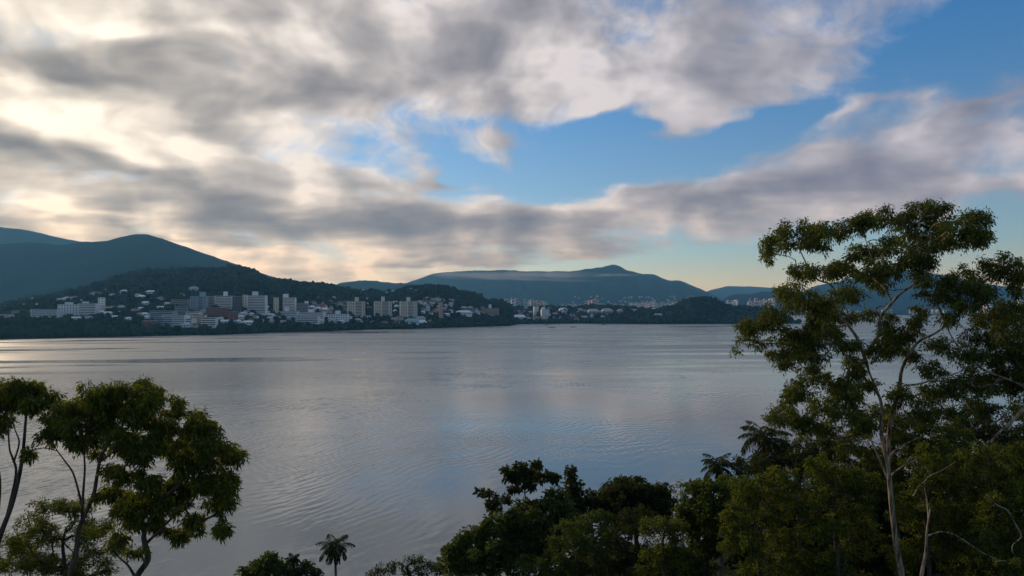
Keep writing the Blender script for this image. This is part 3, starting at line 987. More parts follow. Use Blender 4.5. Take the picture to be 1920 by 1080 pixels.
def mist(label, px0, px1, y0, y1, d, thick, mat=None):
    n, m_ = 24, 12
    V, Fc = [], []
    cx = ((px0 + px1) / 2 - 960) / F * d
    cz = CAM_H - ((y0 + y1) / 2 - HOR) / F * d
    rx, rz, ry = (px1 - px0) / 2 / F * d, (y1 - y0) / 2 / F * d, thick
    for j in range(m_ + 1):
        for i in range(n):
            u, v = 2 * math.pi * i / n, math.pi * j / m_
            k = 1 + 0.16 * math.sin(3 * u + 1.3) + 0.10 * math.sin(5 * u + px0)
            V.append((cx + rx * k * math.sin(v) * math.cos(u), d + ry * k * math.sin(v) * math.sin(u), cz + rz * math.cos(v) * (1 + 0.2 * math.sin(4 * u))))
    for j in range(m_):
        for i in range(n):
            Fc.append((j * n + i, (j + 1) * n + i, (j + 1) * n + (i + 1) % n, j * n + (i + 1) % n))
    o = link('mist_bank', mesh_py('mist_bank', V, Fc, True, mat or mist_m))
    setp(o, kind='stuff', label=label)


random.seed(31)
for k in range(11):
    mx_ = 830 + k * 24 + random.uniform(-8, 8)
    mw_ = random.uniform(34, 70)
    my_ = random.uniform(509.5, 514)
    mist('thin veil of mist along the flat top of the long mountain', mx_ - mw_, mx_ + mw_, my_ - random.uniform(2, 4), my_ + random.uniform(5, 15), random.uniform(6100, 6900), random.uniform(110, 190))
for mx_, mw_, my_ in ((1010, 60, 524), (1070, 50, 526), (940, 55, 522), (1150, 30, 514.5), (1175, 26, 515.5), (1135, 26, 516)):
    mist('small wisp of mist on the face of the long mountain', mx_ - mw_, mx_ + mw_, my_ - 2.2, my_ + 2.8, random.uniform(6100, 6700), 120)

# ------------------------------------------------------------------ moored boats
hull_m = paint_mat('dark_hull', (0.03, 0.035, 0.045))
cab_m = paint_mat('boat_cabin', (0.22, 0.22, 0.22))


def boat(label, px, py, length, rz, cabin=True):
    d = CAM_H * F / (py - HOR)
    e = empty('fishing_boat', ((px - 960) / F * d, d, 0), rz, label, 'boat', 'boats moored off the far shore')
    n = 9
    V = []
    for i in range(n):
        t = i / (n - 1)
        x = (t - 0.5) * length
        hw = 0.16 * length * (math.sin(math.pi * min(1, 0.22 + 0.78 * t)) ** 0.6 if t < 0.999 else 0.02) * (1 if t < 0.6 else 1)
        sheer = 0.9 + 0.7 * (2 * abs(t - 0.45)) ** 2
        V += [(x, -hw, sheer), (x, hw, sheer), (x * 0.94, -hw * 0.6, -0.3), (x * 0.94, hw * 0.6, -0.3)]
    Fc = []
    for i in range(n - 1):
        a, b = i * 4, i * 4 + 4
        Fc += [(a, b, b + 1, a + 1), (a, a + 2, b + 2, b), (a + 1, b + 1, b + 3, a + 3), (a + 2, a + 3, b + 3, b + 2)]
    Fc += [(0, 1, 3, 2), (n * 4 - 4, n * 4 - 2, n * 4 - 1, n * 4 - 3)]
    link('hull', mesh_py('hull', V, Fc, mat=hull_m), e)
    if cabin:
        c = link('cabin', box_mesh('cabin', -length * .28, -length * .02, -length * .09, length * .09, 1.0, 2.6, cab_m), e)
        link('cabin_roof', box_mesh('cabin_roof', -length * .31, length * .02, -length * .11, length * .11, 2.603, 2.8, hull_m), c)
    return e


boat('dark boat nearest the middle of the bay, left of the pair', 1034.5, 614.6, 13.5, 0.05, False)
boat('dark low boat right of the nearest one', 1074, 613.5, 12, -0.1, False)
boat('small dark boat close under the far shore houses', 1025, 609.6, 6.5, 0.5)
boat('dark boat far right near the dark hill', 1131, 609.2, 9, 0.2)

# ------------------------------------------------------------------ near hillside under the camera
def near_h(x, y):
    x = np.asarray(x, float)
    y = np.asarray(y, float)
    zl = 22.0 - 0.285 * y
    zr = 27.0 - 0.235 * y
    k = np.clip((x + 10) / 24, 0, 1)
    k = k * k * (3 - 2 * k)
    z = zl * (1 - k) + zr * k + vnoise(x, y, 14.0, 5, 3) * 0.6
    z = np.where(y < -10, z - 0.1 * (y + 10), z)
    return np.maximum(np.minimum(z, 26 + 0 * z), -2.5)


gx = np.arange(-120, 161, 4.0)
gy = np.arange(-60, 181, 4.0)
GX, GY = np.meshgrid(gx, gy)
V = np.stack([GX, GY, near_h(GX, GY)], -1).reshape(-1, 3)
nc = len(gx)
ii, jj = np.meshgrid(np.arange(nc - 1), np.arange(len(gy) - 1))
a_ = (jj * nc + ii).ravel()
Q = np.stack([a_, a_ + 1, a_ + 1 + nc, a_ + nc], 1)
near_ground = forest_mat('near_ground', (0.012, 0.014, 0.008, 1), (0.035, 0.036, 0.018, 1), 0.6)
o = link('ground', mesh_np('ground', V, Q, True, near_ground))
setp(o, kind='structure', label='dark leaf covered slope falling to the bay')

# ------------------------------------------------------------------ tree builder
LEAF = {
    'olive': leaf_mat('eucalyptus_leaf', (0.034, 0.054, 0.010, 1), (0.130, 0.160, 0.026, 1)),
    'olive_left': leaf_mat('eucalyptus_leaf_left', (0.042, 0.060, 0.009, 1), (0.160, 0.182, 0.022, 1)),
    'yellow': leaf_mat('young_yellow_leaf', (0.026, 0.044, 0.008, 1), (0.160, 0.190, 0.024, 1)),  # darker tone lowered to stand in for shadow between the tufts
    'green': leaf_mat('broad_green_leaf', (0.030, 0.052, 0.010, 1), (0.100, 0.130, 0.022, 1)),
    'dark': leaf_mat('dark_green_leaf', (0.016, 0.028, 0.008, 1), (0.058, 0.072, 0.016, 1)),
    'palm': leaf_mat('palm_leaf', (0.018, 0.030, 0.008, 1), (0.060, 0.070, 0.020, 1)),
    'brown': leaf_mat('dry_brown_leaf', (0.022, 0.020, 0.008, 1), (0.055, 0.046, 0.018, 1)),
}
BARK = {
    'pale': bark_mat('pale_eucalyptus_bark', (0.075, 0.05, 0.032, 1), (0.36, 0.28, 0.19, 1)),
    'dark': bark_mat('dark_bark', (0.030, 0.024, 0.018, 1), (0.10, 0.08, 0.06, 1)),
    'grey': bark_mat('grey_bark', (0.08, 0.065, 0.05, 1), (0.22, 0.18, 0.14, 1)),
}


def tube_geo(pts, rad, sides, off):
    pts = np.asarray(pts, float)
    n = len(pts)
    tan = np.gradient(pts, axis=0)
    tan /= np.linalg.norm(tan, axis=1, keepdims=True) + 1e-9
    ref = np.array([0.31, 0.95, 0.05])
    u = np.cross(tan, ref)
    u /= np.linalg.norm(u, axis=1, keepdims=True) + 1e-9
    v = np.cross(tan, u)
    an = np.linspace(0, 2 * np.pi, sides, endpoint=False)
    ring = pts[:, None, :] + np.asarray(rad)[:, None, None] * (np.cos(an)[None, :, None] * u[:, None, :] + np.sin(an)[None, :, None] * v[:, None, :])
    V = ring.reshape(-1, 3)
    i, j = np.meshgrid(np.arange(sides), np.arange(n - 1))
    a = (j * sides + i).ravel()
    b = (j * sides + (i + 1) % sides).ravel()
    Q = np.stack([a, b, b + sides, a + sides], 1) + off
    return V, Q


def tubes_mesh(name, chains, sides, mat):
    Vs, Qs, off = [], [], 0
    for pts, rad in chains:
        if len(pts) < 2:
            continue
        V, Q = tube_geo(pts, rad, sides, off)
        Vs.append(V)
        Qs.append(Q)
        off += len(V)
    return mesh_np(name, np.concatenate(Vs), np.concatenate(Qs), True, mat)


def smooth_line(pts, rad, sub=4):
    """Catmull-Rom through the given points"""
    pts = np.asarray(pts, float)
    rad = np.asarray(rad, float)
    if len(pts) < 3:
        t = np.linspace(0, 1, sub + 1)[:, None]
        return pts[0] * (1 - t) + pts[1] * t, rad[0] * (1 - t[:, 0]) + rad[1] * t[:, 0]
    p = np.vstack([2 * pts[0] - pts[1], pts, 2 * pts[-1] - pts[-2]])
    out, ro = [], []
    for i in range(1, len(p) - 2):
        for k in range(sub):
            t = k / sub
            out.append(0.5 * ((2 * p[i]) + (-p[i - 1] + p[i + 1]) * t + (2 * p[i - 1] - 5 * p[i] + 4 * p[i + 1] - p[i + 2]) * t * t + (-p[i - 1] + 3 * p[i] - 3 * p[i + 1] + p[i + 2]) * t ** 3))
            ro.append(rad[i - 1] * (1 - t) + rad[i] * t)
    out.append(pts[-1])
    ro.append(rad[-1])
    return np.array(out), np.array(ro)


def unit(v):
    return v / (np.linalg.norm(v, axis=-1, keepdims=True) + 1e-9)


def leaves_mesh(name, P0, axis, L, W, mat, r):
    """every leaf a folded lens of two faces"""
    n = len(P0)
    side = unit(np.cross(axis, r.normal(size=(n, 3))))
    nrm = np.cross(axis, side)
    L = L[:, None]
    W = W[:, None]
    a = P0
    tip = P0 + axis * L + np.array([0, 0, -0.12]) * L
    mid = P0 + axis * L * 0.45 + nrm * L * 0.06
    b = mid + side * W * 0.5
    c = mid - side * W * 0.5
    V = np.stack([a, b, tip, c], 1).reshape(-1, 3)
    Q = np.arange(4 * n).reshape(n, 4)
    return mesh_np(name, V, Q, False, mat)


KIND = {   # sizes in photograph pixels
    'euc': dict(cr=12.0, nl=76, L=6.8, W=2.2, droop=0.75, flat=0.9, dens=2.3, grow=1.10),
    'euc_near': dict(cr=12, nl=72, L=10.5, W=2.7, droop=0.8, flat=0.95, dens=2.6, grow=1.14),
    'bush': dict(cr=10.5, nl=100, L=5.0, W=2.7, droop=0.2, flat=0.85, dens=1.7, grow=1.16),
    'broad': dict(cr=10, nl=62, L=6.4, W=4.2, droop=0.35, flat=0.8, dens=2.6, grow=1.18),
    'cecropia': dict(cr=8, nl=40, L=7.5, W=5.6, droop=0.3, flat=0.7, dens=1.8, grow=1.08),
    'back': dict(cr=16, nl=70, L=10, W=7, droop=0.3, flat=0.8, dens=2.0, grow=1.15),
    'fine': dict(cr=10, nl=75, L=5.5, W=2.0, droop=0.3, flat=0.75, dens=1.6, grow=1.12),
}


def infill(poly, n, rmin, rmax, gaps, seed):
    """extra foliage masses inside an outline, leaving the given gaps (px, py, r) open"""
    r = np.random.default_rng(seed)
    poly = np.array(poly, float)
    out = []
    while len(out) < n:
        x = r.uniform(poly[:, 0].min(), poly[:, 0].max())
        y = r.uniform(poly[:, 1].min(), poly[:, 1].max())
        ins = False
        j = len(poly) - 1
        for i in range(len(poly)):
            if (poly[i, 1] > y) != (poly[j, 1] > y) and x < (poly[j, 0] - poly[i, 0]) * (y - poly[i, 1]) / (poly[j, 1] - poly[i, 1]) + poly[i, 0]:
                ins = not ins
            j = i
        if ins and all((x - a) ** 2 + (y - b) ** 2 > c * c for a, b, c in gaps):
            q = r.uniform(rmin, rmax)
            out.append((x, y, q * r.uniform(0.9, 1.4), q * r.uniform(0.7, 1.1)))
    return out


def tree(name, label, depth, kind, pads, stems, leaf, bark, cat='tree', group=None, spread=0.22, r0=0.35, seed=0, stem_r=4.0, sparse=1.0, limbs=()):
    """pads: (px, py, rx, ry) foliage masses; stems: polylines of (px, py); both are laid out round the tree's own distance"""
    r = np.random.default_rng(seed + 100)
    K = KIND[kind]
    m = depth / F                                    # metres per photograph pixel at this tree
    pads = np.array(pads, float)
    pads[:, 2:] *= K.get('grow', 1.2)
    crown_w = (pads[:, 0] + pads[:, 2]).max() - (pads[:, 0] - pads[:, 2]).min()
    base_px = stems[0][0][0] if stems else pads[:, 0].mean()
    bx_, by_ = (base_px - 960) * m, depth
    zb = float(near_h(bx_, by_))
    root = empty(name, (bx_, by_, zb), 0.0, label, cat, group)
    org = np.array([bx_, by_, zb])
    # ---- leaf clumps
    clumps, crad = [], []
    for (cx, cy, rx, ry) in pads:
        off = r.normal() * crown_w * spread * m * 0.6
        off = float(np.clip(off, -0.45 * depth * 0.5, 0.5 * depth))
        n = max(1, int(round(K['dens'] * sparse * rx * ry / K['cr'] ** 2)))
        rz = 0.5 * (rx + ry)
        for _ in range(n):
            v = r.normal(size=3)
            v /= np.linalg.norm(v)
            v *= r.random() ** 0.42
            cr = K['cr'] * r.uniform(0.62, 1.25)
            sx = max(0.15, 1 - 0.55 * cr / rx)
            sy = max(0.15, 1 - 0.55 * cr / ry)
            dd_ = depth + off + v[1] * rz * m
            clumps.append(P(cx + v[0] * rx * sx, cy - v[2] * ry * sy, dd_))
            crad.append(min(cr, 1.1 * max(rx, ry)) * m)
    clumps = np.array(clumps)
    crad = np.array(crad)
    # ---- stems
    pos, par, minr, chains = [], [], [], []
    if not stems:
        top = pads[pads[:, 1].argsort()][:max(1, len(pads) // 2)].mean(0)
        stems = [[(pads[:, 0].mean() + 4, pads[:, 1].max() + 10), (pads[:, 0].mean() - 3, pads[:, 1].mean()), (top[0], top[1])]]
    for si, st in enumerate(stems):
        sr = st[0][2] if len(st[0]) > 2 else stem_r
        pts = [P(q[0], q[1], depth) for q in st]
        j = None
        if si == 0 or (len(st[0]) > 3):
            g = pts[0].copy()
            gz = float(near_h(g[0], g[1])) - 0.4
            if g[2] - gz > 0.3:
                hh = g[2] - gz
                seg = np.linalg.norm(pts[1] - pts[0])
                dn, st_ = [], seg
                while st_ < hh * 0.75:
                    dn.append(st_)
                    st_ *= 1.9
                dn.append(hh)
                pts = [np.array([g[0] + 0.02 * q_, g[1], g[2] - q_]) for q_ in dn[::-1]] + pts
        ne = len(pts) - len(st)
        rad = np.concatenate([np.linspace(1.25, 1.03, ne), np.linspace(1.0, 0.32, len(st))]) * sr * m
        # stems bow a little towards and away from the viewer
        ph = r.uniform(0, 6.28)
        for k in range(1, len(pts)):
            if si > 0 and k == 0:
                continue
            kk = max(0.0, (k - ne) / max(1, len(st) - 1))
            pts[k] = pts[k] + (pts[k] - np.array([0, 0, CAM_H])) / depth * (math.sin(ph + 3 * kk) * kk * crown_w * m * 0.10)
        if si > 0 and not (len(st[0]) > 3):
            A = np.array(pos)
            j = int(np.argmin(np.linalg.norm(A - pts[0], axis=1)))
            pts[0] = A[j]
        sp, srd = smooth_line(pts, rad, 4)
        ids = []
        for k in range(len(sp)):
            if k == 0 and j is not None:
                ids.append(j)
                continue
            pos.append(sp[k])
            par.append(ids[-1] if ids else -1)
            minr.append(srd[k])
            ids.append(len(pos) - 1)
        chains.append(('trunk' if si == 0 else 'limb', ids))
    # ---- branches reach from the nearest older wood to every clump
    order = np.argsort(np.min(np.linalg.norm(clumps[:, None, :] - np.array(pos)[None], axis=2), axis=1))
    n_st = len(pos)
    cnt_leaf = {}
    for ci in order:
        c = clumps[ci]
        A = np.array(pos)
        dv = c - A
        dist = np.linalg.norm(dv, axis=1)
        cost = dist + 0.9 * np.maximum(0, A[:, 2] - c[2] + 0.15 * dist)
        j = int(np.argmin(cost))
        L_ = dist[j]
        if L_ < crad[ci] * 0.35:
            cnt_leaf[j] = cnt_leaf.get(j, 0) + 1
            continue
        pj = A[par[j]] if par[j] >= 0 else A[j] - np.array([0, 0, 1])
        dirp = unit(A[j] - pj)
        ctrl = A[j] + dirp * L_ * 0.35 + (c - A[j]) * 0.30 + r.normal(size=3) * L_ * 0.06
        ns = 4 if L_ > 6 * crad[ci] * 0.3 else 3
        ids = [j]
        for k in range(1, ns + 1):
            t = k / ns
            q = (1 - t) ** 2 * A[j] + 2 * t * (1 - t) * ctrl + t * t * c
            if k < ns:
                q = q + r.normal(size=3) * L_ * 0.018
            pos.append(q)
            par.append(ids[-1])
            minr.append(0.0)
            ids.append(len(pos) - 1)
        cnt_leaf[ids[-1]] = cnt_leaf.get(ids[-1], 0) + 1
        chains.append(('twig', ids))
    cnt = np.zeros(len(pos))
    for k, v in cnt_leaf.items():
        cnt[k] += v
    for k in range(len(pos) - 1, -1, -1):
        if par[k] >= 0:
            cnt[par[k]] += cnt[k]
    rr = np.maximum(r0 * m * np.maximum(cnt, 0.5) ** 0.42, 0.0)
    rr = np.where(np.array(minr) > 0, np.maximum(np.array(minr), 0), rr)
    pos = np.array(pos)
    twigs = []
    for kind_, ids in chains:
        pts = pos[ids] - org
        rad = rr[ids].copy()
        if kind_ == 'twig':
            rad[0] = min(rad[0], rad[1] * 1.5)
            twigs.append((pts, rad))
        else:
            if kind_ == 'limb':
                rad[0] = min(rad[0], rad[1] * 1.15)
            link(kind_, tubes_mesh(kind_, [(pts, rad)], 8, BARK[bark]), root)
    for li, lb in enumerate(limbs):
        dl = depth - lb[0]
        pts = [P(q[0], q[1], dl) for q in lb[2]]
        sp, srd = smooth_line(pts, np.linspace(1, 0.4, len(pts)) * lb[1] * m, 4)
        link('limb', tubes_mesh('limb', [(sp - org, srd)], 7, BARK[bark]), root)
    if twigs:
        # a few bare ends inside every clump
        for ci in range(len(clumps)):
            for _ in range(2):
                e_ = unit(r.normal(size=3) + np.array([0, 0, 0.3])) * crad[ci] * r.uniform(0.5, 0.95)
                twigs.append((np.array([clumps[ci], clumps[ci] + e_ * 0.55 + r.normal(size=3) * crad[ci] * 0.08, clumps[ci] + e_]) - org, np.array([0.9, 0.6, 0.3]) * r0 * m * 0.7))
        o = link('twigs', tubes_mesh('twigs', twigs, 4, BARK[bark]), root)
        setp(o, kind='stuff')
    # ---- leaves
    N = (K['nl'] * (crad / (K['cr'] * m)) ** 2 * r.uniform(0.7, 1.2, len(crad))).astype(int) + 6
    idx = np.repeat(np.arange(len(clumps)), N)
    n = len(idx)
    v = unit(r.normal(size=(n, 3)))
    # leaves sit in sprays: pull them towards a handful of ends per clump
    nsp = 9
    ends = unit(r.normal(size=(len(clumps), nsp, 3)) + np.array([0, 0, 0.25]))
    e = ends[idx, r.integers(0, nsp, n)]
    rad = r.random(n) ** 0.42
    q = unit(e + 0.6 * v) * rad[:, None] * r.uniform(0.8, 1.35, (n, 1))
    q[:, 2] *= K['flat']
    p0 = clumps[idx] + q * crad[idx][:, None]
    p0[:, 2] -= K['droop'] * 0.25 * crad[idx] * rad ** 2
    ax = unit(q * (1.1 - 0.6 * K['droop']) + r.normal(size=(n, 3)) * 0.45 + np.array([0, 0, -1.0]) * K['droop'])
    Ls = K['L'] * m * r.uniform(0.6, 1.25, n)
    Ws = K['W'] * m * r.uniform(0.7, 1.25, n)
    o = link('crown', leaves_mesh('crown', p0 - org, ax, Ls, Ws, LEAF[leaf], r), root)
    setp(o, kind='stuff')
    return root


def palm(label, px, ytop, depth, rpx, nf=18, leaf='palm', seed=0, lean=0.0, ybase=None, skirt=4, group='palms on the near shore'):
    """queen palm: slim trunk and arching feather fronds"""
    r = np.random.default_rng(seed + 900)
    m = depth / F
    top = P(px, ytop, depth)
    bxx = top[0] - lean
    zb = float(near_h(bxx, depth))
    root = empty('palm_tree', (bxx, depth, zb), 0, label, 'palm', group)
    org = np.array([bxx, depth, zb])
    pts, rad = smooth_line([org + np.array([0, 0, -0.3]), org * 0.45 + top * 0.55 + np.array([0.15, 0, 0]), top], [0.24, 0.17, 0.13], 6)
    link('trunk', tubes_mesh('trunk', [(pts - org, rad)], 8, BARK['grey']), root)
    R = rpx * m
    for k in range(nf + skirt):
        az = 2.399 * k + r.uniform(-.25, .25)
        dead = k >= nf
        el = math.radians(r.uniform(-70, -45)) if dead else math.radians(78 - 95 * (k / nf) + r.uniform(-8, 8))
        Lf = R * r.uniform(1.15, 1.4) * (0.85 if dead else 1)
        n = 14
        h = np.array([math.cos(az), math.sin(az), 0])
        p = top.copy()
        cur = []
        for i in range(n + 1):
            cur.append(p.copy())
            ang = el - (i / n) ** 1.3 * math.radians(95 if not dead else 25)
            p = p + (h * math.cos(ang) + np.array([0, 0, 1]) * math.sin(ang)) * Lf / n
        cur = np.array(cur)
        side = np.cross(h, [0, 0, 1.0])
        V, Q = tube_geo(cur - org, np.linspace(0.035, 0.008, n + 1), 4, 0)
        Vs, Qs = [V], [Q]
        off = len(V)
        t = np.repeat(np.linspace(0.12, 1.0, 34), 2)
        sg = np.tile([1.0, -1.0], 34)
        ip = t * n
        i0 = np.minimum(ip.astype(int), n - 1)
        base = cur[i0] + (cur[i0 + 1] - cur[i0]) * (ip - i0)[:, None]
        tg = unit(cur[i0 + 1] - cur[i0])
        ln = Lf * 0.34 * np.sin(np.pi * np.clip(0.14 + 0.80 * t, 0, 1)) * r.uniform(0.8, 1.1, len(t))
        ax = unit(side[None] * sg[:, None] * 0.85 + tg * 0.55 + np.array([0, 0, -0.55])[None] + r.normal(size=(len(t), 3)) * 0.12)
        wd = unit(np.cross(ax, r.normal(size=(len(t), 3)))) * (0.028 + 0.012 * r.random((len(t), 1))) * max(1.0, m * 22)
        tip = base + ax * ln[:, None] + np.array([0, 0, -0.25])[None] * ln[:, None]
        mid = base + ax * ln[:, None] * 0.5
        LV = np.stack([base, mid + wd, tip, mid - wd], 1).reshape(-1, 3) - org
        Vs.append(LV)
        Qs.append(np.arange(4 * len(t)).reshape(-1, 4) + off)
        link('frond', mesh_np('frond', np.concatenate(Vs), np.concatenate(Qs), False, LEAF['brown' if dead else leaf]), root)
    return root


# ------------------------------------------------------------------ the tall pale eucalyptus on the right
tree('eucalyptus_tree', 'tall open eucalyptus with pale forked trunk rising above the horizon', 35.0, 'euc', [
    (1500, 445, 62, 34), (1445, 462, 20, 26), (1440, 485, 8, 14), (1535, 462, 28, 20),
    (1613, 417, 38, 28), (1677, 412, 50, 30), (1743, 405, 48, 34), (1765, 388, 20, 14), (1803, 423, 42, 32), (1843, 415, 15, 27), (1830, 445, 25, 18),
    (1643, 468, 46, 20), (1720, 460, 54, 38), (1777, 452, 38, 26),
    (1510, 507, 34, 20), (1490, 512, 18, 14), (1580, 507, 40, 20), (1653, 505, 46, 24), (1710, 490, 42, 22),
    (1493, 553, 42, 28), (1453, 593, 32, 28), (1395, 622, 21, 25), (1380, 655, 8, 13), (1417, 640, 20, 14),
    (1533, 580, 38, 34), (1477, 633, 50, 24), (1527, 632, 48, 34), (1470, 662, 25, 14), (1520, 667, 40, 20),
    (1593, 553, 32, 26), (1647, 533, 28, 24), (1593, 647, 28, 18), (1680, 633, 38, 34), (1713, 618, 28, 30), (1700, 662, 34, 18),
    (1527, 698, 38, 18), (1575, 717, 40, 26), (1482, 739, 20, 18), (1545, 750, 40, 24), (1600, 740, 24, 26), (1490, 776, 50, 22), (1456, 782, 24, 16),
    (1527, 802, 48, 26), (1610, 690, 26, 24), (1580, 780, 40, 26), (1620, 800, 30, 26), (1690, 745, 30, 26), (1740, 745, 34, 26),
] + infill([(1430, 450), (1480, 415), (1560, 430), (1600, 390), (1680, 385), (1760, 375), (1850, 400), (1855, 440), (1800, 470), (1760, 520), (1740, 560), (1740, 600), (1720, 650), (1640, 690), (1620, 740), (1560, 800), (1470, 790), (1500, 700), (1460, 670), (1380, 650), (1375, 625), (1440, 580), (1480, 530), (1500, 500), (1440, 480)], 62, 13, 22,
           [(1585, 470, 22), (1690, 545, 34), (1610, 612, 22), (1560, 535, 12), (1750, 655, 24), (1655, 585, 16), (1640, 700, 16), (1800, 480, 12)], 11), [
    [(1690, 1075, 5.4), (1682, 1032), (1675, 976), (1669, 917), (1665, 872), (1656, 836), (1652, 802), (1653, 761), (1645, 735), (1630, 699), (1626, 677)],
    [(1627, 680, 3.2), (1617, 660), (1603, 627), (1573, 590), (1563, 570), (1567, 553), (1557, 533), (1527, 520), (1500, 470)],
    [(1628, 678, 3.4), (1647, 630), (1650, 597), (1673, 567), (1693, 547), (1730, 520), (1743, 487), (1745, 430)],
    [(1667, 872, 4.0), (1668, 800), (1686, 730), (1692, 690), (1720, 643), (1750, 627), (1772, 612), (1800, 590)],
    [(1673, 567, 1.8), (1662, 545), (1640, 500), (1620, 440)],
    [(1640, 740, 2.2), (1615, 700), (1590, 672), (1560, 640), (1500, 620), (1440, 610)],
    [(1672, 895, 2.2), (1640, 840), (1610, 780), (1590, 740)],
    [(1700, 675, 1.8), (1712, 650), (1740, 632)],
], 'olive', 'pale', seed=1, r0=0.42, spread=0.16, limbs=[
    (1.2, 2.0, [(1671, 891), (1690, 876), (1719, 861)]), (1.0, 2.0, [(1667, 861), (1676, 846), (1693, 835), (1730, 817)]),
    (1.6, 2.0, [(1603, 776), (1612, 771), (1626, 770)]), (1.2, 1.6, [(1650, 595), (1642, 582), (1648, 575), (1656, 574), (1664, 567)])])

tree('eucalyptus_tree', 'second eucalyptus with arching bare limb at the right edge', 32.0, 'euc', [
    (1760, 540, 42, 40), (1807, 527, 42, 32), (1877, 498, 48, 28), (1915, 520, 30, 40), (1840, 545, 30, 28), (1810, 567, 38, 28), (1887, 582, 45, 22),
    (1843, 620, 48, 40), (1900, 617, 40, 42), (1777, 600, 22, 18), (1760, 645, 28, 20), (1743, 690, 24, 20), (1810, 667, 45, 32), (1877, 667, 48, 38), (1925, 680, 40, 50),
    (1730, 770, 40, 28), (1786, 722, 48, 30), (1841, 724, 50, 40), (1897, 710, 40, 40), (1790, 770, 40, 16), (1900, 850, 40, 30), (1950, 600, 40, 60), (1960, 760, 40, 60),
], [
    [(2010, 1085, 6.0), (1995, 960), (1978, 850), (1962, 770), (1950, 700), (1938, 640)],
    [(1960, 760, 2.8), (1920, 700), (1885, 640), (1860, 590), (1840, 545)],
    [(1950, 700, 2.6), (1948, 640), (1930, 580), (1900, 530)],
    [(1955, 735, 2.4), (1900, 715), (1840, 690), (1790, 640), (1765, 590)],
], 'olive', 'pale', seed=2, r0=0.42, spread=0.14, limbs=[(1.0, 4.2, [(1960, 715), (1930, 752), (1904, 784), (1878, 806), (1856, 830)]), (1.5, 2.0, [(1700, 722), (1722, 720), (1760, 709), (1795, 699), (1815, 686), (1840, 681)]),
                                                    (1.5, 2.0, [(1856, 797), (1876, 785), (1893, 765), (1895, 745)])])

# ------------------------------------------------------------------ lower growth on the right
YB = 'yellow green young trees at the lower right'
tree('young_tree', 'yellow green bushy tree left of the pale trunk', 38.0, 'bush', [
    (1460, 905, 40, 34), (1445, 955, 44, 38), (1400, 925, 34, 36), (1385, 975, 38, 36), (1460, 1010, 45, 35), (1410, 1025, 40, 36), (1440, 1065, 50, 30), (1365, 1015, 26, 26)],
    [], 'yellow', 'dark', group=YB, seed=3, r0=0.5)
tree('young_tree', 'yellow green bushy tree touching the pale trunk', 38.5, 'bush', [
    (1538, 885, 40, 34), (1527, 940, 44, 38), (1590, 900, 40, 32), (1600, 955, 44, 38), (1545, 1000, 40, 36), (1619, 1010, 45, 38), (1560, 1055, 44, 34), (1500, 1055, 40, 30), (1625, 905, 30, 26)],
    [], 'yellow', 'dark', group=YB, seed=4, r0=0.5)
tree('young_tree', 'yellow green bushy tree right of the pale trunk', 39.0, 'bush', [
    (1715, 930, 40, 34), (1755, 905, 48, 36), (1786, 960, 56, 44), (1720, 985, 36, 36), (1760, 1020, 48, 38), (1690, 1040, 40, 36), (1800, 1050, 56, 40), (1730, 860, 40, 28), (1690, 960, 26, 24)],
    [], 'yellow', 'dark', group=YB, seed=5, r0=0.5)
tree('young_tree', 'yellow green bushy tree filling the lower right corner', 37.0, 'bush', [
    (1840, 905, 56, 40), (1885, 945, 52, 48), (1860, 1000, 54, 44), (1910, 1020, 44, 50), (1850, 1060, 54, 36), (1930, 940, 40, 60), (1900, 1075, 50, 30), (1830, 860, 44, 30)],
    [], 'yellow', 'dark', group=YB, seed=6, r0=0.5)
tree('dead_limbed_tree', 'leafless pale stem with crooked side branches at lower right', 28.0, 'fine', [(1748, 950, 12, 10), (1730, 945, 10, 8), (1870, 1052, 12, 8), (1905, 1055, 10, 8)], [
    [(1728, 1080, 3.4), (1736, 1035), (1738, 995), (1744, 954)],
    [(1739, 996, 1.4), (1766, 997), (1790, 1003), (1819, 1021), (1845, 1038), (1873, 1050)],
    [(1742, 975, 1.1), (1738, 940), (1735, 900), (1766, 882), (1793, 865)],
], 'olive', 'pale', seed=7, limbs=[(0.5, 1.2, [(1849, 926), (1868, 946), (1890, 958), (1905, 985), (1915, 1006), (1899, 1022), (1900, 1038), (1914, 1056)]),
                                  (0.3, 1.2, [(1712, 930), (1722, 914), (1738, 898)])])
DK = 'dark broadleaf trees behind the yellow green growth'
tree('broadleaf_tree', 'dark round tree between the palms and the tall eucalyptus', 48.0, 'bush', [
    (1480, 850, 46, 34), (1440, 870, 40, 30), (1520, 860, 44, 36), (1410, 880, 36, 30), (1560, 840, 50, 36), (1480, 890, 60, 30), (1560, 890, 50, 34)], [], 'dark', 'dark', group=DK, seed=8)
tree('broadleaf_tree', 'dark tree masked by the pale trunk', 44.0, 'bush', [
    (1610, 850, 44, 40), (1650, 900, 44, 44), (1700, 850, 50, 46), (1760, 830, 56, 44), (1700, 910, 50, 40), (1630, 790, 40, 30), (1690, 800, 50, 40)], [], 'olive', 'dark', group=DK, seed=9)
tree('broadleaf_tree', 'dark tree behind the right edge limb', 46.0, 'bush', [
    (1830, 810, 56, 44), (1890, 850, 56, 50), (1930, 800, 50, 60), (1800, 870, 50, 40), (1860, 900, 60, 44), (1840, 770, 40, 22)], [], 'dark', 'dark', group=DK, seed=10)
tree('broadleaf_tree', 'bright green leafy tree with large leaves below the small palm', 46.0, 'broad', [
    (1312, 925, 30, 26), (1345, 930, 38, 30), (1320, 965, 36, 30), (1380, 915, 40, 24), (1300, 985, 30, 26), (1350, 990, 36, 34), (1320, 1030, 36, 34), (1280, 960, 18, 20), (1310, 1070, 40, 24)], [], 'green', 'dark', seed=11)
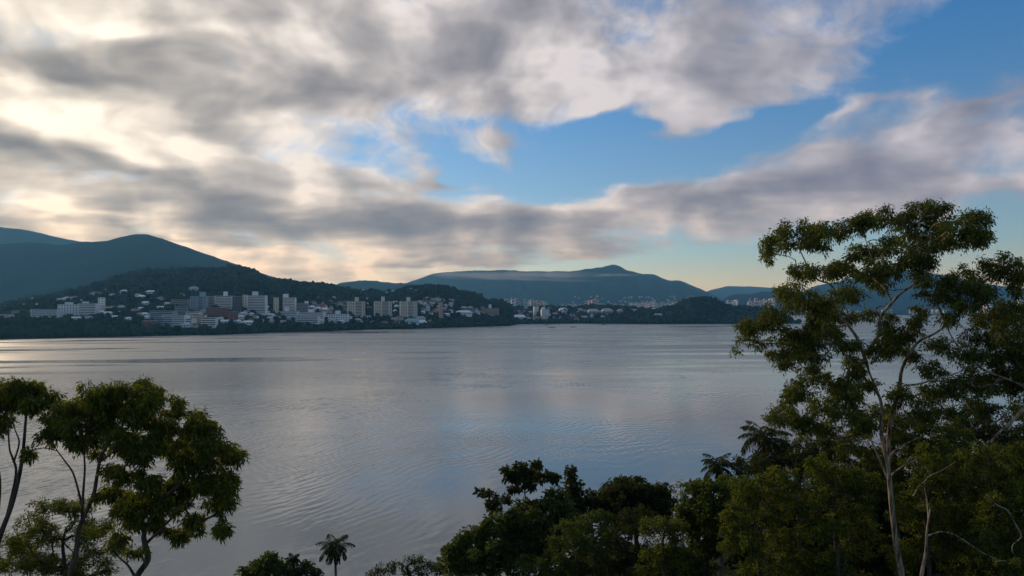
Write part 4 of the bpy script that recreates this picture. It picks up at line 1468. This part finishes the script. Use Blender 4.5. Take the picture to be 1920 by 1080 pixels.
palm('small queen palm with drooping fronds beside the bay', 1347, 876, 52.0, 32, 15, 'dark', seed=1, skirt=2)
palm('large queen palm partly hidden by the dark round tree', 1432, 824, 50.0, 44, 20, 'dark', seed=2, skirt=2)

BK = 'dark trees filling the slope behind the yellow green growth'
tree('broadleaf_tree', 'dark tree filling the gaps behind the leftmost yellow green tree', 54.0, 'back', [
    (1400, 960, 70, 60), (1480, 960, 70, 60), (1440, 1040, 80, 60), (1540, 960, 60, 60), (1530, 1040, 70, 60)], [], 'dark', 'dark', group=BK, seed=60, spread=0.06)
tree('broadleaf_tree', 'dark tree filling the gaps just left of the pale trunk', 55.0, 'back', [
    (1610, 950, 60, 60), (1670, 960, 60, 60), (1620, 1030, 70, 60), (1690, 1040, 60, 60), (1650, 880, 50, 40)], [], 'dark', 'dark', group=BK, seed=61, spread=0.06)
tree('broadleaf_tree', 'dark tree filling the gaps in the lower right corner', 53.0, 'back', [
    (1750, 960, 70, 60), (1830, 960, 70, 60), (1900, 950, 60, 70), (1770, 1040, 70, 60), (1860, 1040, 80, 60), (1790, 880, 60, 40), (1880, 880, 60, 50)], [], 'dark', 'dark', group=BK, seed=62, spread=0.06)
# ------------------------------------------------------------------ dark shore trees in the middle
tree('cecropia_tree', 'dark open crowned tree with big leaves against the water', 58.0, 'cecropia', [
    (981, 880, 24, 16), (1004, 868, 10, 9), (957, 889, 18, 18), (987, 903, 30, 18), (1016, 894, 18, 16), (1036, 898, 9, 10), (914, 928, 18, 8), (900, 922, 7, 5), (925, 945, 12, 11), (949, 934, 14, 10),
    (963, 918, 16, 12), (1043, 897, 9, 9), (930, 958, 10, 8)], [[(990, 1010, 2.2), (988, 960), (984, 925), (980, 885)], [(986, 945, 1.3), (955, 937), (915, 930)], [(985, 925, 1.2), (1010, 905), (1035, 897)]],
    'dark', 'dark', seed=20, r0=0.4, spread=0.2)
tree('conical_tree', 'narrow dark conical tree poking above the shore trees', 60.0, 'broad', [
    (1069, 882, 6, 8), (1073, 892, 10, 8), (1074, 905, 15, 10), (1076, 920, 20, 12), (1078, 938, 26, 14), (1078, 960, 30, 18), (1078, 985, 34, 20)], [[(1076, 1010, 2.4), (1074, 950), (1069, 880)]], 'dark', 'dark', seed=21, spread=0.05)
tree('broadleaf_tree', 'broad rounded dark tree at the water beside the conical tree', 60.0, 'broad', [
    (1180, 925, 40, 28), (1140, 935, 36, 30), (1220, 932, 36, 28), (1115, 950, 22, 26), (1250, 945, 24, 26), (1160, 955, 44, 34), (1210, 965, 44, 34), (1165, 908, 22, 12), (1200, 905, 14, 10), (1240, 915, 10, 8)], [], 'dark', 'dark', seed=22, spread=0.12)
SM = 'dark trees along the middle shore'
tree('broadleaf_tree', 'dark leafy tree directly below the open crowned tree', 56.0, 'broad', [
    (960, 975, 30, 24), (1000, 955, 34, 24), (1040, 945, 30, 26), (1010, 985, 44, 32), (1055, 980, 34, 30), (970, 1010, 44, 34), (1030, 1020, 50, 36)], [], 'green', 'dark', group=SM, seed=23, spread=0.12)
tree('broadleaf_tree', 'dark tree at the left end of the middle shore', 54.0, 'broad', [
    (845, 1032, 20, 20), (868, 1020, 22, 18), (895, 1005, 26, 20), (925, 990, 28, 22), (860, 1060, 36, 30), (910, 1040, 44, 36), (955, 1050, 46, 36)], [], 'green', 'dark', group=SM, seed=24, spread=0.12)
tree('broadleaf_tree', 'dark tree at the bottom edge below the conical tree', 50.0, 'bush', [
    (1080, 1010, 46, 34), (1120, 985, 40, 30), (1130, 1030, 46, 36), (1060, 1055, 50, 34), (1010, 1065, 44, 26), (1110, 1070, 44, 26)], [], 'green', 'dark', group=SM, seed=25, spread=0.12)
tree('broadleaf_tree', 'dark tree at the bottom edge below the broad rounded tree', 48.0, 'bush', [
    (1180, 1005, 44, 34), (1210, 1045, 44, 36), (1160, 1060, 44, 30), (1190, 975, 34, 26), (1280, 1075, 44, 26)], [], 'dark', 'dark', group=SM, seed=26, spread=0.12)
tree('young_tree', 'yellowish bushy tree below the broad rounded tree', 44.0, 'bush', [
    (1226, 990, 32, 22), (1256, 985, 28, 20), (1255, 1018, 34, 28), (1235, 1052, 36, 28), (1285, 1050, 30, 30), (1215, 1075, 30, 14)], [], 'yellow', 'dark', group=YB, seed=27, spread=0.1)
tree('young_tree', 'thin bare topped sapling between rounded tree and palms', 56.0, 'fine', [(1276, 904, 10, 4), (1258, 918, 12, 5), (1285, 922, 8, 4)], [[(1280, 985, 1.5), (1277, 940), (1276, 905)], [(1278, 945, 0.8), (1265, 928), (1254, 918)]], 'olive', 'grey', seed=28, r0=0.3)

# ------------------------------------------------------------------ bottom edge, centre left
tree('broadleaf_tree', 'glossy rounded bush left of the lone palm', 76.0, 'broad', [
    (492, 1062, 34, 18), (509, 1046, 18, 9), (470, 1074, 22, 12), (530, 1070, 26, 16)], [], 'green', 'dark', seed=30, spread=0.1)
palm('short dark palm in the bush left of the lone palm', 549, 1050, 74.0, 15, 12, 'dark', seed=3, skirt=1)
tree('broadleaf_tree', 'dark bush right of the short palm', 74.0, 'broad', [(572, 1062, 17, 12), (590, 1076, 14, 8), (560, 1075, 20, 10)], [], 'dark', 'dark', seed=31, spread=0.1)
palm('lone slender palm standing against the water', 628, 1028, 80.0, 30, 17, seed=4, skirt=5)
tree('shrub', 'low dark shrub line sloping towards the middle shore', 82.0, 'fine', [(700, 1076, 18, 8), (722, 1068, 20, 9), (745, 1060, 18, 10), (765, 1050, 13, 9), (790, 1052, 14, 12), (808, 1056, 14, 12), (780, 1072, 30, 12), (820, 1066, 16, 16)], [], 'dark', 'dark', 'shrub', seed=32, spread=0.08)

# ------------------------------------------------------------------ left trees
tree('eucalyptus_tree', 'spreading eucalyptus with drooping leaf clumps at the left', 21.0, 'euc_near', [
    (178, 741, 36, 25), (140, 762, 36, 24), (215, 745, 36, 28), (272, 737, 30, 26), (326, 768, 24, 26), (260, 772, 48, 28), (193, 780, 44, 28), (110, 790, 34, 26), (96, 815, 28, 18), (54, 850, 12, 16),
    (155, 826, 34, 16), (222, 815, 38, 22), (300, 795, 36, 22), (380, 803, 38, 24), (322, 826, 52, 28), (389, 838, 46, 30), (435, 858, 16, 24), (370, 872, 38, 24), (415, 900, 26, 28), (222, 887, 38, 18), (270, 902, 33, 24),
    (344, 908, 34, 20), (315, 945, 38, 20), (363, 985, 20, 24), (415, 985, 18, 22), (252, 952, 38, 26), (298, 985, 22, 18), (207, 924, 30, 16), (259, 1032, 16, 12), (218, 1010, 24, 16), (240, 840, 30, 16), (180, 850, 16, 10)] + infill([(90, 800), (120, 750), (180, 720), (240, 725), (280, 715), (320, 750), (350, 765), (400, 790), (435, 815), (450, 860), (430, 920), (430, 1000), (350, 1000), (300, 1000), (250, 985), (200, 960), (200, 930), (215, 880), (130, 845)], 46, 14, 22,
           [(165, 885, 40), (300, 880, 16), (245, 870, 12), (390, 945, 18)], 12), [
    [(255, 1085, 6.0), (277, 1050), (272, 1021), (270, 1002), (281, 976), (307, 935), (330, 915), (356, 880)],
    [(271, 1012, 3.0), (296, 998), (333, 961), (356, 947), (380, 900), (400, 860)],
    [(130, 1090, 5.0, 1), (144, 1028), (148, 991), (174, 932), (181, 898), (189, 858), (207, 828), (230, 780)],
    [(150, 985, 2.6), (156, 924), (159, 880), (158, 840), (165, 780)],
    [(152, 960, 2.2), (148, 924), (137, 887), (122, 865), (104, 840), (90, 815)],
    [(189, 862, 2.0), (215, 845), (250, 820), (290, 790)],
    [(252, 1080, 2.6), (240, 1060), (222, 1044), (205, 1020)],
], 'olive_left', 'dark', seed=40, r0=0.55, spread=0.14, sparse=0.92)
tree('eucalyptus_tree', 'slim twin stemmed eucalyptus cut by the left edge', 22.0, 'euc_near', [
    (22, 730, 33, 24), (63, 728, 28, 20), (94, 744, 24, 16), (22, 758, 34, 18), (58, 756, 28, 16), (-25, 745, 40, 34), (-5, 790, 18, 20), (-50, 790, 40, 30), (5, 785, 16, 12)], [
    [(-20, 1085, 5.0), (0, 1006), (22, 947), (37, 887), (44, 839), (48, 791), (52, 745)],
    [(12, 975, 2.6), (30, 891), (24, 860), (18, 842), (15, 800), (12, 760)],
    [(-14, 1060, 3.0), (-4, 965), (0, 900), (-10, 850), (-20, 790)],
    [(40, 860, 1.8), (36, 830), (28, 805), (20, 770)],
], 'olive_left', 'dark', seed=41, r0=0.55, spread=0.12)
tree('feathery_tree', 'low feathery tree in front of the left eucalyptus trunks', 25.0, 'fine', [
    (104, 950, 46, 18), (148, 947, 42, 20), (67, 982, 42, 22), (22, 1020, 34, 20), (85, 1012, 46, 24), (163, 990, 42, 24), (40, 1055, 44, 22), (110, 1055, 50, 22), (165, 1045, 36, 22), (-20, 1050, 40, 30), (195, 1068, 22, 12)] + infill([(0, 1030), (40, 970), (100, 935), (160, 930), (210, 960), (230, 1040), (200, 1080), (0, 1080)], 22, 14, 22, [(140, 975, 10)], 13), [],
    'olive', 'dark', seed=42, r0=0.5)

# ------------------------------------------------------------------ undergrowth on the slope
r = np.random.default_rng(77)
nb = 900
ux, uy = r.uniform(-14, 60, nb), r.uniform(24, 100, nb)
uz = near_h(ux, uy)
ok = uz > 0.5
ux, uy, uz = ux[ok], uy[ok], uz[ok]
ur = r.uniform(0.7, 1.8, len(ux))
idx = np.repeat(np.arange(len(ux)), 70)
v = unit(r.normal(size=(len(idx), 3)))
v[:, 2] = np.abs(v[:, 2])
q = np.stack([ux, uy, uz], -1)[idx] + v * ur[idx][:, None] * r.random((len(idx), 1)) ** 0.3
ax = unit(v + r.normal(size=v.shape) * 0.5)
o = link('undergrowth', leaves_mesh('undergrowth', q, ax, r.uniform(0.2, 0.5, len(idx)), r.uniform(0.12, 0.3, len(idx)), LEAF['dark'], r))
setp(o, kind='stuff', label='dark leafy undergrowth covering the near slope')
